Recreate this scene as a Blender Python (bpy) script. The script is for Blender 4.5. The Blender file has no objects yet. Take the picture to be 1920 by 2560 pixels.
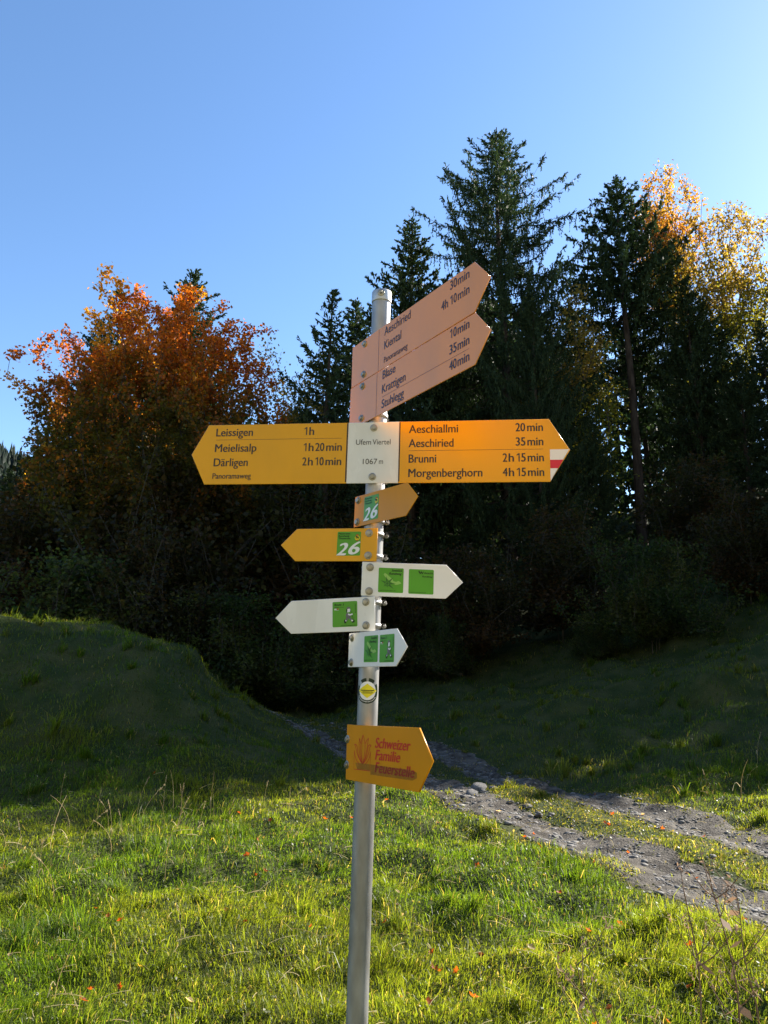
import bpy, math, random
import numpy as np
from mathutils import Vector, Matrix
R_ = math.radians
SC = bpy.context.scene
COL = SC.collection

# ------------------------------------------------------------ camera, sky, sun, exposure
cam_d = bpy.data.cameras.new('camera'); cam = bpy.data.objects.new('camera', cam_d); COL.objects.link(cam)
cam.location = (0, 0, 1.6); cam.rotation_euler = (R_(90 + 12), 0, 0)
cam_d.sensor_fit = 'VERTICAL'; cam_d.sensor_height = 36.0; cam_d.lens = 36.0 * 1848 / 2560
cam_d.clip_start = 0.05; cam_d.clip_end = 3000
SC.camera = cam
SUN_AZ, SUN_EL = 55.0, 33.0
world = bpy.data.worlds.new('World'); SC.world = world; world.use_nodes = True
wn = world.node_tree; wn.nodes.clear()
sky = wn.nodes.new('ShaderNodeTexSky'); sky.sky_type = 'NISHITA'; sky.sun_disc = False
sky.sun_elevation = R_(SUN_EL); sky.sun_rotation = R_(SUN_AZ); sky.altitude = 1100
sky.air_density = 1.0; sky.dust_density = 0.5; sky.ozone_density = 1.4
bg = wn.nodes.new('ShaderNodeBackground'); bg.inputs[1].default_value = 0.105
wo = wn.nodes.new('ShaderNodeOutputWorld')
hs = wn.nodes.new('ShaderNodeHueSaturation'); hs.inputs['Saturation'].default_value = 1.13
wn.links.new(sky.outputs[0], hs.inputs['Color']); wn.links.new(hs.outputs[0], bg.inputs[0]); wn.links.new(bg.outputs[0], wo.inputs[0])
sd = bpy.data.lights.new('sun', 'SUN'); sd.energy = 5.0; sd.angle = R_(0.5); sd.color = (1.0, 0.93, 0.82)
sun = bpy.data.objects.new('sun', sd); COL.objects.link(sun)
SV = Vector((math.sin(R_(SUN_AZ)) * math.cos(R_(SUN_EL)), math.cos(R_(SUN_AZ)) * math.cos(R_(SUN_EL)), math.sin(R_(SUN_EL))))
sun.rotation_euler = SV.to_track_quat('Z', 'Y').to_euler()
SC.view_settings.view_transform = 'Standard'; SC.view_settings.look = 'None'
SC.view_settings.exposure = 1.55; SC.view_settings.gamma = 1.0; SC.view_settings.use_curve_mapping = False
SC.render.engine = 'CYCLES'
SC.cycles.max_bounces = 8; SC.cycles.diffuse_bounces = 3; SC.cycles.transmission_bounces = 4; SC.cycles.transparent_max_bounces = 8

# ------------------------------------------------------------ helpers
def new_mat(name, col, rough=0.6, spec=0.3, metal=0.0, coat=0.0):
    m = bpy.data.materials.new(name); m.use_nodes = True
    b = m.node_tree.nodes['Principled BSDF']
    b.inputs['Base Color'].default_value = (*col, 1); b.inputs['Roughness'].default_value = rough
    b.inputs['Metallic'].default_value = metal; b.inputs['Specular IOR Level'].default_value = spec
    if coat: b.inputs['Coat Weight'].default_value = coat; b.inputs['Coat Roughness'].default_value = 0.08
    return m

def nd(m, t, **kw):
    n = m.node_tree.nodes.new(t)
    for k, v in kw.items(): setattr(n, k, v)
    return n

def lk(m, a, b): m.node_tree.links.new(a, b)

def noise_mix(m, c1, c2, scale=5.0, detail=6, lo=0.35, hi=0.65, bump=0.0, bump_scale=None, stretch=None, rough_var=None):
    """colour = noise between c1 and c2, optional bump, object coordinates"""
    b = m.node_tree.nodes['Principled BSDF']
    tc = nd(m, 'ShaderNodeTexCoord'); mp = nd(m, 'ShaderNodeMapping')
    if stretch: mp.inputs['Scale'].default_value = stretch
    lk(m, tc.outputs['Object'], mp.inputs[0])
    n = nd(m, 'ShaderNodeTexNoise'); n.inputs['Scale'].default_value = scale; n.inputs['Detail'].default_value = detail
    lk(m, mp.outputs[0], n.inputs['Vector'])
    r = nd(m, 'ShaderNodeValToRGB'); r.color_ramp.elements[0].position = lo; r.color_ramp.elements[1].position = hi
    r.color_ramp.elements[0].color = (*c1, 1); r.color_ramp.elements[1].color = (*c2, 1)
    lk(m, n.outputs['Fac'], r.inputs[0]); lk(m, r.outputs[0], b.inputs['Base Color'])
    if bump:
        n2 = nd(m, 'ShaderNodeTexNoise'); n2.inputs['Scale'].default_value = bump_scale or scale * 4; n2.inputs['Detail'].default_value = 6
        lk(m, mp.outputs[0], n2.inputs['Vector'])
        bp = nd(m, 'ShaderNodeBump'); bp.inputs['Strength'].default_value = 1.0; bp.inputs['Distance'].default_value = bump
        lk(m, n2.outputs['Fac'], bp.inputs['Height']); lk(m, bp.outputs[0], b.inputs['Normal'])
    if rough_var:
        mr = nd(m, 'ShaderNodeMapRange'); mr.inputs['To Min'].default_value = rough_var[0]; mr.inputs['To Max'].default_value = rough_var[1]
        lk(m, n.outputs['Fac'], mr.inputs['Value']); lk(m, mr.outputs[0], b.inputs['Roughness'])
    return m

def leaf_mat(name, trans=0.5, rough=0.45, spec=0.35, tgain=1.6, tcol=None):
    """thin leaf or blade: colour from the 'col' attribute, reflected and let through"""
    m = bpy.data.materials.new(name); m.use_nodes = True; nt = m.node_tree; nt.nodes.clear()
    at = nd(m, 'ShaderNodeAttribute'); at.attribute_name = 'col'
    b = nd(m, 'ShaderNodeBsdfPrincipled'); b.inputs['Roughness'].default_value = rough; b.inputs['Specular IOR Level'].default_value = spec
    t = nd(m, 'ShaderNodeBsdfTranslucent'); mx = nd(m, 'ShaderNodeMixShader'); mx.inputs[0].default_value = trans
    g = nd(m, 'ShaderNodeVectorMath', operation='MULTIPLY'); g.inputs[1].default_value = tcol or (tgain, tgain, tgain)
    o = nd(m, 'ShaderNodeOutputMaterial')
    lk(m, at.outputs['Color'], b.inputs['Base Color']); lk(m, at.outputs['Color'], g.inputs[0]); lk(m, g.outputs[0], t.inputs['Color'])
    lk(m, b.outputs[0], mx.inputs[1]); lk(m, t.outputs[0], mx.inputs[2]); lk(m, mx.outputs[0], o.inputs['Surface'])
    return m

def mesh_np(name, V, F, mats=(), col=None, smooth=False, midx=None):
    """V (n,3); F (m,k) array or list of (m,k) arrays; col (n,3)"""
    if not isinstance(F, (list, tuple)): F = [F]
    F = [np.asarray(f, np.int64) for f in F if len(f)]
    me = bpy.data.meshes.new(name)
    me.vertices.add(len(V)); me.vertices.foreach_set('co', np.ascontiguousarray(V, np.float32).ravel())
    loops = np.concatenate([f.ravel() for f in F]); tot = np.concatenate([np.full(len(f), f.shape[1]) for f in F])
    me.loops.add(len(loops)); me.loops.foreach_set('vertex_index', loops.astype(np.int32))
    me.polygons.add(len(tot)); st = np.concatenate([[0], np.cumsum(tot)[:-1]])
    me.polygons.foreach_set('loop_start', st.astype(np.int32)); me.polygons.foreach_set('loop_total', tot.astype(np.int32))
    if smooth: me.polygons.foreach_set('use_smooth', np.ones(len(tot), bool))
    if midx is not None: me.polygons.foreach_set('material_index', np.asarray(midx, np.int32))
    me.update(calc_edges=True)
    if col is not None:
        a = me.color_attributes.new('col', 'FLOAT_COLOR', 'POINT')
        c = np.ones((len(V), 4), np.float32); c[:, :3] = col; a.data.foreach_set('color', c.ravel())
    for m in mats: me.materials.append(m)
    return me

def link(name, data, parent=None, loc=None, rotz=0.0, **props):
    o = bpy.data.objects.new(name, data); COL.objects.link(o)
    if parent is not None: o.parent = parent
    if loc is not None: o.location = loc
    if rotz: o.rotation_euler = (0, 0, rotz)
    for k, v in props.items():
        if v is not None: o[k] = v
    return o

def copy_tree(root, loc, rotz, scale, label, group=None):
    r = root.copy(); COL.objects.link(r); r.location = loc; r.rotation_euler = (0, 0, rotz); r.scale = scale
    r['label'] = label
    if group: r['group'] = group
    for ch in root.children:
        c = ch.copy(); COL.objects.link(c); c.parent = r
    return r

class Geo:
    """collects pieces (verts, faces, material index) into one mesh"""
    def __init__(s): s.V = []; s.F = {}; s.n = 0; s.M = {}
    def add(s, V, F, mi=0):
        V = np.asarray(V, float); F = np.asarray(F, np.int64)
        s.V.append(V); s.F.setdefault(F.shape[1], []).append(F + s.n); s.M.setdefault(F.shape[1], []).append(np.full(len(F), mi)); s.n += len(V)
    def poly(s, P, mi=0): s.add(P, [list(range(len(P)))], mi)
    def mesh(s, name, mats, smooth=False, col=None):
        ks = sorted(s.F); F = [np.concatenate(s.F[k]) for k in ks]; M = np.concatenate([np.concatenate(s.M[k]) for k in ks])
        return mesh_np(name, np.concatenate(s.V), F, mats, smooth=smooth, midx=M, col=col)

def tube(P, rad, n=6, cap=True):
    P = np.asarray(P, float); rad = np.broadcast_to(rad, (len(P),))
    T = np.gradient(P, axis=0); T /= np.linalg.norm(T, axis=1)[:, None] + 1e-9
    ref = np.array([0, 0, 1.0]) if abs(T[0][2]) < 0.9 else np.array([1.0, 0, 0])
    A = np.cross(T, ref); A /= np.linalg.norm(A, axis=1)[:, None] + 1e-9; B = np.cross(T, A)
    an = np.linspace(0, 2 * np.pi, n, endpoint=False)
    V = P[:, None] + rad[:, None, None] * (A[:, None] * np.cos(an)[None, :, None] + B[:, None] * np.sin(an)[None, :, None])
    V = V.reshape(-1, 3); i = np.arange(n); j = (i + 1) % n; F = []
    for k in range(len(P) - 1): F.append(np.stack([k * n + i, k * n + j, (k + 1) * n + j, (k + 1) * n + i], 1))
    return V, np.concatenate(F)

# value noise
_rs = np.random.RandomState(7); _tab = _rs.rand(256, 256)
def vnoise(x, y, s):
    x = np.asarray(x, float) / s; y = np.asarray(y, float) / s
    xi = np.floor(x).astype(int); yi = np.floor(y).astype(int); fx = x - xi; fy = y - yi
    fx = fx * fx * (3 - 2 * fx); fy = fy * fy * (3 - 2 * fy)
    g = lambda a, b: _tab[a & 255, b & 255]
    return ((g(xi, yi) * (1 - fx) + g(xi + 1, yi) * fx) * (1 - fy) + (g(xi, yi + 1) * (1 - fx) + g(xi + 1, yi + 1) * fx) * fy) * 2 - 1
def sstep(a, b, x): t = np.clip((np.asarray(x, float) - a) / (b - a), 0, 1); return t * t * (3 - 2 * t)

def unit(a): return a / (np.linalg.norm(a, axis=-1, keepdims=True) + 1e-9)
def diamonds(C, D, W):
    """rhombi centred at C with half axes D, W"""
    V = np.stack([C - D, C + W, C + D, C - W], 1).reshape(-1, 3); F = np.arange(len(C))[:, None] * 4 + np.array([[0, 1, 2, 3]]); return V, F

# ------------------------------------------------------------ terrain
PY = np.array([-30, -4, 5, 10, 15, 17.8, 20, 21.5, 23, 60.0]); PX = np.array([16.5, 7.0, 3.71, 1.885, 0.06, -1.3, -4.0, -8.0, -16.0, -160.0])
def xc(y):
    return np.interp(y, PY, PX)
def perp(x, y):
    s = (xc(np.asarray(y) + .4) - xc(np.asarray(y) - .4)) / .8
    return (x - xc(y)) / np.sqrt(1 + s * s)
MX = np.array([-60, -20, -12, -7.4, -5.1, -4.3, -4.0, -3.75, -3.3, -2.9, -2.5, -2.0, -1.4, -.8, 100]); MZ = np.array([4.5, 3.6, 2.9, 2.48, 2.33, 2.2, 2.12, 1.72, 1.33, 1.16, .84, .54, .22, .07, 0])
def ground(x, y, fine=True):
    x = np.asarray(x, float); y = np.asarray(y, float)
    p = perp(x, y)
    q = np.clip(.939 * x + .343 * y - 5.24 - 1.3, 0, 22)
    z = .07 * np.clip(y - 13, 0, 45) + (.05 * q + .016 * q * q) * sstep(-12, 4, y)
    m = np.interp(x + .25 * vnoise(x, y, 1.3), MX, MZ)
    foot = 8.3 + .35 * np.clip(-x - 3, 0, 8) * .6
    z = z * sstep(-2.5, .5, x) + m * sstep(0, 1, (y - foot) / (14.2 - foot)) * (1 - .85 * sstep(15, 22, y) * sstep(-20, -10, x)) + .07 * np.clip(y - 22, 0, 45) * (1 - sstep(-2.5, .5, x))
    z += .14 * vnoise(x, y, 2.3) * sstep(7, 13, y) + .09 * vnoise(x, y + 31, .55) * sstep(9, 14, y) * sstep(1.6, 3, np.abs(p)) + .24 * vnoise(x + 9, y, 1.1) * sstep(9, 14, y) * sstep(1.6, 3, np.abs(p))
    z += .40 * np.exp(-(((x - 6.8) / .9) ** 2 + ((y - 16) / .5) ** 2)) + .30 * np.exp(-(((x - 4.2) / 1.1) ** 2 + ((y - 17) / .6) ** 2)) + .30 * np.exp(-(((x - 8.6) / 1.0) ** 2 + ((y - 14.5) / .5) ** 2))
    # hills beyond the forest
    z += 36 * np.exp(-(((x + 125) / 75) ** 2 + ((y - 170) / 60) ** 2)) + 10 * sstep(70, 160, y) + 25 * sstep(120, 500, np.abs(x)) * sstep(-400, 300, y)
    z += 40 * sstep(-7, -70, y) + .9 * sstep(1, -8, y)  # unseen hillside added behind the camera to bounce sunlight onto the signs
    onpath = 1 - sstep(1.2, 1.7, np.abs(p))
    if fine:
        b = .070 * vnoise(x + 3, y, .62) + .058 * vnoise(x, y + 5, .31) + .024 * vnoise(x, y, .17)
        z += b * (1 - .45 * onpath)
    rut = np.exp(-((np.abs(p) - .74) / .3) ** 2)
    z -= .07 * rut + .03 * onpath
    return z
def rut_mask(x, y):
    """1 on the bare gravel ruts"""
    p = perp(x, y) + .20 * vnoise(x, y, .5) + .12 * vnoise(x, y, .17)
    near = (p > -1.12) & (p < -.42); far = (p > .42) & (p < 1.0)
    return (near | far) & (np.asarray(y) < 17.2)

def graded(lo, hi, flo, fhi, step, g=1.13):
    a = list(np.arange(flo, fhi, step)); s = step; v = flo; L = []
    while v > lo: s *= g; v -= s; L.append(v)
    s = step; v = a[-1]; H = []
    while v < hi: s *= g; v += s; H.append(v)
    return np.array(L[::-1] + a + H)
gx = graded(-900, 900, -6.5, 7.5, .09, 1.09); gy = graded(-120, 1200, 1.5, 15, .09, 1.06)
X, Y = np.meshgrid(gx, gy); nx, ny = len(gx), len(gy)
Z = ground(X, Y)
V = np.stack([X, Y, Z], -1).reshape(-1, 3)
i = np.arange(nx - 1)[None] + np.arange(ny - 1)[:, None] * nx; i = i.ravel()
F = np.stack([i, i + 1, i + 1 + nx, i + nx], 1)
m_ground = noise_mix(new_mat('turf', (.05, .06, .02), .9, .1), (.026, .040, .010), (.055, .060, .020), 1.7, 8, .38, .62, .03, 30)
_g = nd(m_ground, 'ShaderNodeTexCoord'); _s = nd(m_ground, 'ShaderNodeSeparateXYZ'); lk(m_ground, _g.outputs['Object'], _s.inputs[0])
_m = nd(m_ground, 'ShaderNodeMapRange'); _m.inputs['From Min'].default_value = 1.2; _m.inputs['From Max'].default_value = -4.0; lk(m_ground, _s.outputs['Y'], _m.inputs['Value'])
_x = nd(m_ground, 'ShaderNodeMix', data_type='RGBA'); _bb = m_ground.node_tree.nodes['Principled BSDF']; _src = _bb.inputs['Base Color'].links[0].from_socket
lk(m_ground, _m.outputs[0], _x.inputs[0]); lk(m_ground, _src, _x.inputs[6]); _x.inputs[7].default_value = (.27, .25, .16, 1); lk(m_ground, _x.outputs[2], _bb.inputs['Base Color'])  # pale meadow tone of the added hillside, brightened for its bounce light
link('ground', mesh_np('ground', V, F, [m_ground], smooth=True), kind='structure')

# the two gravel ruts of the track
m_gravel = noise_mix(new_mat('gravel', (.15, .14, .13), .85, .25), (.032, .026, .020), (.115, .10, .08), 6, 12, .38, .62, .03, 45)
def rut(c0, c1):
    ts = np.concatenate([np.arange(-3.5, 16, .06), np.arange(16, 17.3, .1)]); w = np.linspace(0, 1, 15)
    Vs = []
    for yy in ts:
        s = float((xc(yy + .4) - xc(yy - .4)) / .8); nx_, ny_ = 1 / math.sqrt(1 + s * s), -s / math.sqrt(1 + s * s)
        e0 = c0 + .12 * float(vnoise(yy, 3.3 + c0, .45)) + .05 * float(vnoise(yy, 8 + c0, .15)); e1 = c1 + .12 * float(vnoise(yy, 7.7 + c0, .5)) + .05 * float(vnoise(yy, 12 + c0, .13))
        pp = e0 + (e1 - e0) * w
        Vs.append(np.stack([xc(yy) + pp * nx_, yy + pp * ny_], 1))
    P = np.array(Vs); zz = ground(P[..., 0], P[..., 1])
    edge = np.minimum(w, 1 - w)[None]; zz = zz + np.where(edge < .02, -.02, .012) + .014 * vnoise(P[..., 0], P[..., 1], .09) * (edge > .02)
    Vv = np.concatenate([P, zz[..., None]], -1).reshape(-1, 3); n = len(w)
    k = (np.arange(n - 1)[None] + np.arange(len(ts) - 1)[:, None] * n).ravel()
    return mesh_np('gravel_rut', Vv, np.stack([k, k + 1, k + 1 + n, k + n], 1), [m_gravel], smooth=True)
for a, b in ((-1.2, -.33), (.32, 1.15)):
    link('gravel_rut', rut(a, b), kind='structure')

# ------------------------------------------------------------ grass (nobody could count it)
G_ = np.random.RandomState(11)
m_blade = leaf_mat('grass_blade', .56, .42, .32, tcol=(2.7, 2.5, .9))
def blades(N, dlo, dhi, wedge, hmul, wmul, keep, dark=1.0, power=1.0, seed=0, flats=0.0, clumps=None):
    rs = np.random.RandomState(100 + seed)
    if power == 1.0: d = dlo * (dhi / dlo) ** rs.rand(N)
    else: d = (dlo ** power + (dhi ** power - dlo ** power) * rs.rand(N)) ** (1 / power)
    x = d * wedge * (rs.rand(N) * 2 - 1); y = d
    if clumps is not None:
        ci = rs.randint(0, len(clumps), N); rad = .05 + .05 * rs.rand(N); an_ = rs.rand(N) * 6.283; x = clumps[ci, 0] + rad * np.cos(an_) * rs.rand(N); y = clumps[ci, 1] + rad * np.sin(an_) * rs.rand(N); d = y
    k = keep(x, y, rs); x = x[k]; y = y[k]; d = d[k]; n = len(x)
    z = ground(x, y) - .006
    tuft = vnoise(x + 40, y, .35) * .5 + vnoise(x, y + 20, .9) * .5
    pr = perp(x, y); strip = np.abs(pr) < 1.3
    h = (.028 + .030 * rs.rand(n) ** 1.5 + .10 * np.clip(tuft, 0, 1) ** 1.4 + .05 * (rs.rand(n) > .97)) * hmul
    h = np.where(strip, h * .5, h)
    w = (.0010 + .0009 * rs.rand(n) ** 2) * (.7 + d / 7) * wmul
    az = rs.rand(n) * 2 * np.pi; lean = .15 + 1.0 * rs.rand(n) ** 1.2
    # tufts comb in a shared direction
    caz = vnoise(x, y, .5) * 3.2; az = np.where(rs.rand(n) < .5, caz + rs.randn(n) * .5, az)
    dx, dy = np.cos(az), np.sin(az); fa = rs.rand(n) * 2 * np.pi; wx, wy = np.cos(fa) * w, np.sin(fa) * w
    B = np.stack([x, y, z], 1); Mx = lean * h * .35; Tx = lean * h * 1.1
    mid = B + np.stack([dx * Mx, dy * Mx, h * .58], 1); tip = B + np.stack([dx * Tx, dy * Tx, h * (1.05 - .5 * lean)], 1)
    W = np.stack([wx, wy, np.zeros(n)], 1)
    V = np.stack([B - W, B + W, mid + W * .8, mid - W * .8, tip], 1).reshape(-1, 3)
    o = np.arange(n)[:, None] * 5
    Fq = o + np.array([[0, 1, 2, 3]]); Ft = o + np.array([[3, 2, 4]])
    patch = sstep(-.5, .6, vnoise(x, y, 1.1) + .4 * vnoise(x, y, .3)); rr = rs.rand(n)
    g1 = np.array([.060, .118, .010]); g2 = np.array([.135, .160, .018]); dry = np.array([.30, .24, .10])
    c = g1 + (g2 - g1) * np.clip(patch * .6 + rr * .4, 0, 1)[:, None]
    c = np.where(strip[:, None], c * .6 + np.array([.15, .13, .03]) * .4, c)
    isdry = (rs.rand(n) < .05 + .05 * (tuft < -.3) + .10 * strip)[:, None]
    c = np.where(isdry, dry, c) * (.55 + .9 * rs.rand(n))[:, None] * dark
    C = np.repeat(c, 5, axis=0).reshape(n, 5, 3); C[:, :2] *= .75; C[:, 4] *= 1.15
    if flats:
        m = int(n * flats); q = rs.choice(n, m); c0 = B[q] + np.stack([rs.randn(m) * .02, rs.randn(m) * .02, .008 + .035 * rs.rand(m)], 1); nn = unit(rs.randn(m, 3) * .6 + np.array([[0, 0, 1.0]])); a1 = unit(np.cross(nn, rs.randn(m, 3))); a2 = np.cross(nn, a1)
        sz = (.003 + .005 * rs.rand(m, 1)) * (.7 + d[q][:, None] / 9); VV, FF_ = diamonds(c0, a1 * sz * 1.3, a2 * sz)
        CC = c[q] * (.4 + .5 * rs.rand(m, 1))
        return np.concatenate([V, VV]), np.concatenate([Fq, FF_ + len(V)]), Ft, np.concatenate([C.reshape(-1, 3), np.repeat(CC, 4, 0)])
    return V, Fq, Ft, C.reshape(-1, 3)
def grass_obj(name, label, parts):
    n = 0; Vs = []; A = []; B = []; Cs = []
    for V, Fq, Ft, C in parts: Vs.append(V); A.append(Fq + n); B.append(Ft + n); Cs.append(C); n += len(V)
    return link(name, mesh_np(name, np.concatenate(Vs), [np.concatenate(A), np.concatenate(B)], [m_blade], col=np.concatenate(Cs)), kind='stuff', label=label, category='grass')
def keep_lawn(x, y, rs): return ~rut_mask(x, y) | (rs.rand(len(x)) < .05 + .75 * sstep(13.5, 17, y) * (x < 1.5))
_r = np.random.RandomState(4); CL = np.stack([np.zeros(110), 2.9 * (8.5 / 2.9) ** _r.rand(110)], 1); CL[:, 0] = CL[:, 1] * _r.uniform(-.58, .5, 110)
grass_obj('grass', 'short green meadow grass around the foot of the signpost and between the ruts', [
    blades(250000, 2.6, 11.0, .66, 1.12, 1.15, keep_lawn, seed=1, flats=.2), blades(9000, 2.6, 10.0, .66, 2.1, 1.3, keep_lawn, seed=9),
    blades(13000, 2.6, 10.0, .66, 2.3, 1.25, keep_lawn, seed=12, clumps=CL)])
_r = np.random.RandomState(6); CL2 = np.stack([np.zeros(260), 9.5 + 13 * _r.rand(260)], 1); CL2[:, 0] = CL2[:, 1] * _r.uniform(-.6, .6, 260)
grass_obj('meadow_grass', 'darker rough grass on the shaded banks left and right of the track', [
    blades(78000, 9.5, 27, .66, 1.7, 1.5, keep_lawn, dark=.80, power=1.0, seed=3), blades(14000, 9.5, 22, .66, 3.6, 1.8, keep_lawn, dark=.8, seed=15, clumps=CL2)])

# ------------------------------------------------------------ signpost
import json
BASE = np.array([-.07378, 2.25, .65843]); AX = np.array([.03068, 0, .99953]); TOPS = float((2.82397 - .65843) / .99953)
PR = .0302
def steel(name, c1, c2, rough):
    m = new_mat(name, c1, rough, .5, .80); noise_mix(m, c1, c2, 22, 8, .3, .7, .0004, 90, (1, 1, .35), (rough - .06, rough + .14)); return m
m_steel = steel('galvanised_steel', (.24, .235, .225), (.46, .455, .445), .50)
m_bolt = steel('bolt_steel', (.24, .22, .17), (.42, .39, .33), .30)
m_cap = steel('cap_steel', (.40, .40, .39), (.60, .60, .59), .45)
def paint(name, c, dirt, rough=.16, spec=.42, coat=.0):
    m = new_mat(name, c, rough, spec, coat=coat); noise_mix(m, dirt, c, 7, 10, .30, .55, .00010, 300, (1, 1, .45), (rough, rough + .12)); return m
m_yel = paint('yellow_enamel', (.78, .355, .001), (.69, .32, .004), .14)
m_yelA = paint('sky_sheen_yellow_enamel', (.84, .29, .02), (.74, .27, .03), .10, .7, .38)  # same yellow enamel, the pink sky sheen put into a redder base colour
m_yel2 = paint('deep_yellow_enamel', (.66, .26, .001), (.56, .23, .004), .3, .25, 0)
m_wht = paint('white_enamel', (.82, .79, .74), (.70, .67, .61), .22)
m_blk = new_mat('black_print', (.022, .012, .010), .3, .5)
m_redp = new_mat('red_print', (.55, .025, .008), .4, .4)
m_flag = new_mat('flag_red', (.62, .02, .045), .35, .4)
m_grn = paint('green_film', (.085, .33, .012), (.075, .29, .015), .28)
m_dgr = new_mat('dark_green_print', (.03, .15, .012), .35, .4)
m_lgr = new_mat('light_green_print', (.28, .52, .10), .35, .4)
m_dk = new_mat('dark_print', (.008, .02, .006), .4, .3)
m_wp = new_mat('white_print', (.80, .80, .78), .3, .4)
m_gry = new_mat('grey_print', (.16, .15, .15), .4, .3)
m_sy = new_mat('yellow_film', (.80, .66, .01), .4, .4)
m_tape = bpy.data.materials.new('old_tape'); m_tape.use_nodes = True
_b = m_tape.node_tree.nodes['Principled BSDF']; _b.inputs['Roughness'].default_value = .5; _b.inputs['Alpha'].default_value = .34
noise_mix(m_tape, (.05, .028, .010), (.20, .10, .02), 60, 6, .4, .6)

SIGNS = dict(
 A=(1.9311, -1.0009, 0.0014, 0.0147, 0.1457, 0.6435, 0.0628, -0.1162), B=(1.7834, -.9960, -.0060, 0.0175, 0.1475, 0.6439, 0.0616, -0.1175),
 C=(1.6019, -0.1244, -0.0242, 0.007, 0.1992, 1.0788, 0.0603, -0.5447), D=(1.4224, -0.9366, -0.0084, -0.0068, 0.0981, 0.266, 0.0514, -0.0574),
 E=(1.3116, -0.2668, -0.0011, -0.0088, 0.102, 0.263, 0.0512, 0.0228), F=(1.2072, 0.0107, 0.0006, -0.0061, 0.1018, 0.254, 0.0504, -0.0309),
 G=(1.1034, -0.3894, 0.0165, 0.0439, 0.1014, 0.2822, 0.0568, 0.0288), H=(0.9976, -1.0548, -0.0066, 0.0221, 0.1014, 0.2873, 0.056, -0.0677),
 I=(0.7044, -1.0359, -0.0161, 0.0557, 0.154, 0.3878, 0.0603, -0.0544))
def rotv(a, k, t): return a * math.cos(t) + np.cross(k, a) * math.sin(t) + k * (k @ a) * (1 - math.cos(t))
def sframe(yaw, tilt, roll):
    v = AX.copy(); n = np.array([0, -1., 0]); n -= v * (n @ v); n /= np.linalg.norm(n); u = np.cross(v, n)
    u, n = rotv(u, v, yaw), rotv(n, v, yaw); v, n = rotv(v, u, tilt), rotv(n, u, tilt); u, v = rotv(u, n, roll), rotv(v, n, roll)
    return u, v, n
post = link('signpost', None, loc=(float(BASE[0] - AX[0] * .66), 2.25, 0.0), label='galvanised signpost with nine yellow and white direction arrows standing in the grass', category='signpost')
POFF = np.array(post.location)
def to_parent(V): return np.asarray(V) - POFF

TEXT_CACHE = {}
def text_mesh(s, offset=0.0, shear=0.0):
    """flat glyph outlines of the built-in font, unit cap height; returns verts (n,2), triangles/faces"""
    key = (s, offset, shear)
    if key in TEXT_CACHE: return TEXT_CACHE[key]
    cu = bpy.data.curves.new('lettering', 'FONT'); cu.body = s; cu.size = 1.0; cu.offset = offset; cu.shear = shear; cu.resolution_u = 5
    cu.fill_mode = 'FRONT'; ob = bpy.data.objects.new('lettering', cu); COL.objects.link(ob)
    dg = bpy.context.evaluated_depsgraph_get(); me = bpy.data.meshes.new_from_object(ob.evaluated_get(dg))
    V = np.zeros(len(me.vertices) * 3); me.vertices.foreach_get('co', V); V = V.reshape(-1, 3)[:, :2].copy()
    me.calc_loop_triangles(); T = np.zeros(len(me.loop_triangles) * 3, np.int32); me.loop_triangles.foreach_get('vertices', T); T = T.reshape(-1, 3)
    bpy.data.objects.remove(ob); bpy.data.meshes.remove(me); bpy.data.curves.remove(cu)
    TEXT_CACHE[key] = (V, T); return V, T
_cv, _ = text_mesh('H', 0, 0); CAPH = float(_cv[:, 1].max())

def print_text(geo, s, u0, u1, v0, cap, fr, mi=0, off=.0, shear=0.0, layer=1, vert=False):
    """set the string between u0 and u1 on baseline v0, cap height cap, in sign frame fr=(O,u,v,n)"""
    if s in ('1', '10', '15') and not vert:
        w_ = u1 - u0; one = w_ if s == '1' else w_ * .36; x1_ = u0 + one * (.95 if s == '1' else .9); st_ = cap * .135
        uvpoly(geo, [(x1_ - st_, v0), (x1_, v0), (x1_, v0 + cap), (x1_ - st_, v0 + cap)], fr, mi, layer)
        uvpoly(geo, [(x1_ - st_, v0 + cap), (x1_ - st_, v0 + cap * .84), (x1_ - st_ - cap * .20, v0 + cap * .70), (x1_ - st_ - cap * .22, v0 + cap * .82)], fr, mi, layer)
        if s == '1': return
        s = s[1]; u0 = u0 + w_ * .52
    V, T = text_mesh(s, 0.0, shear)
    x = V[:, 0]; x = (x - x.min()) / (x.max() - x.min()); uu = u0 + x * (u1 - u0); vv = v0 + V[:, 1] / CAPH * cap
    if vert: uu, vv = v0 - V[:, 1] / CAPH * cap, u0 + x * (u1 - u0)
    O, u, v, n = fr
    P = O + uu[:, None] * u + vv[:, None] * v + n * (.0005 * layer)
    geo.add(to_parent(P), T, mi)
    if off: e = off * cap * 9; geo.add(to_parent(P + u * (e if not vert else 0) + v * e * .35 + n * .0002), T, mi); geo.add(to_parent(P - u * (e if not vert else 0) - v * e * .2 + n * .0001), T, mi)
def uvpoly(geo, pts, fr, mi=0, layer=1):
    O, u, v, n = fr
    P = np.array([O + u * a + v * b + n * (.0005 * layer) for a, b in pts])
    if len(pts) == 4: geo.add(to_parent(P), [[0, 1, 2, 3]], mi); return
    c = P.mean(0); P = np.vstack([P, c]); k = len(pts)
    geo.add(to_parent(P), [[i_, (i_ + 1) % k, k] for i_ in range(k)], mi)
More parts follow.
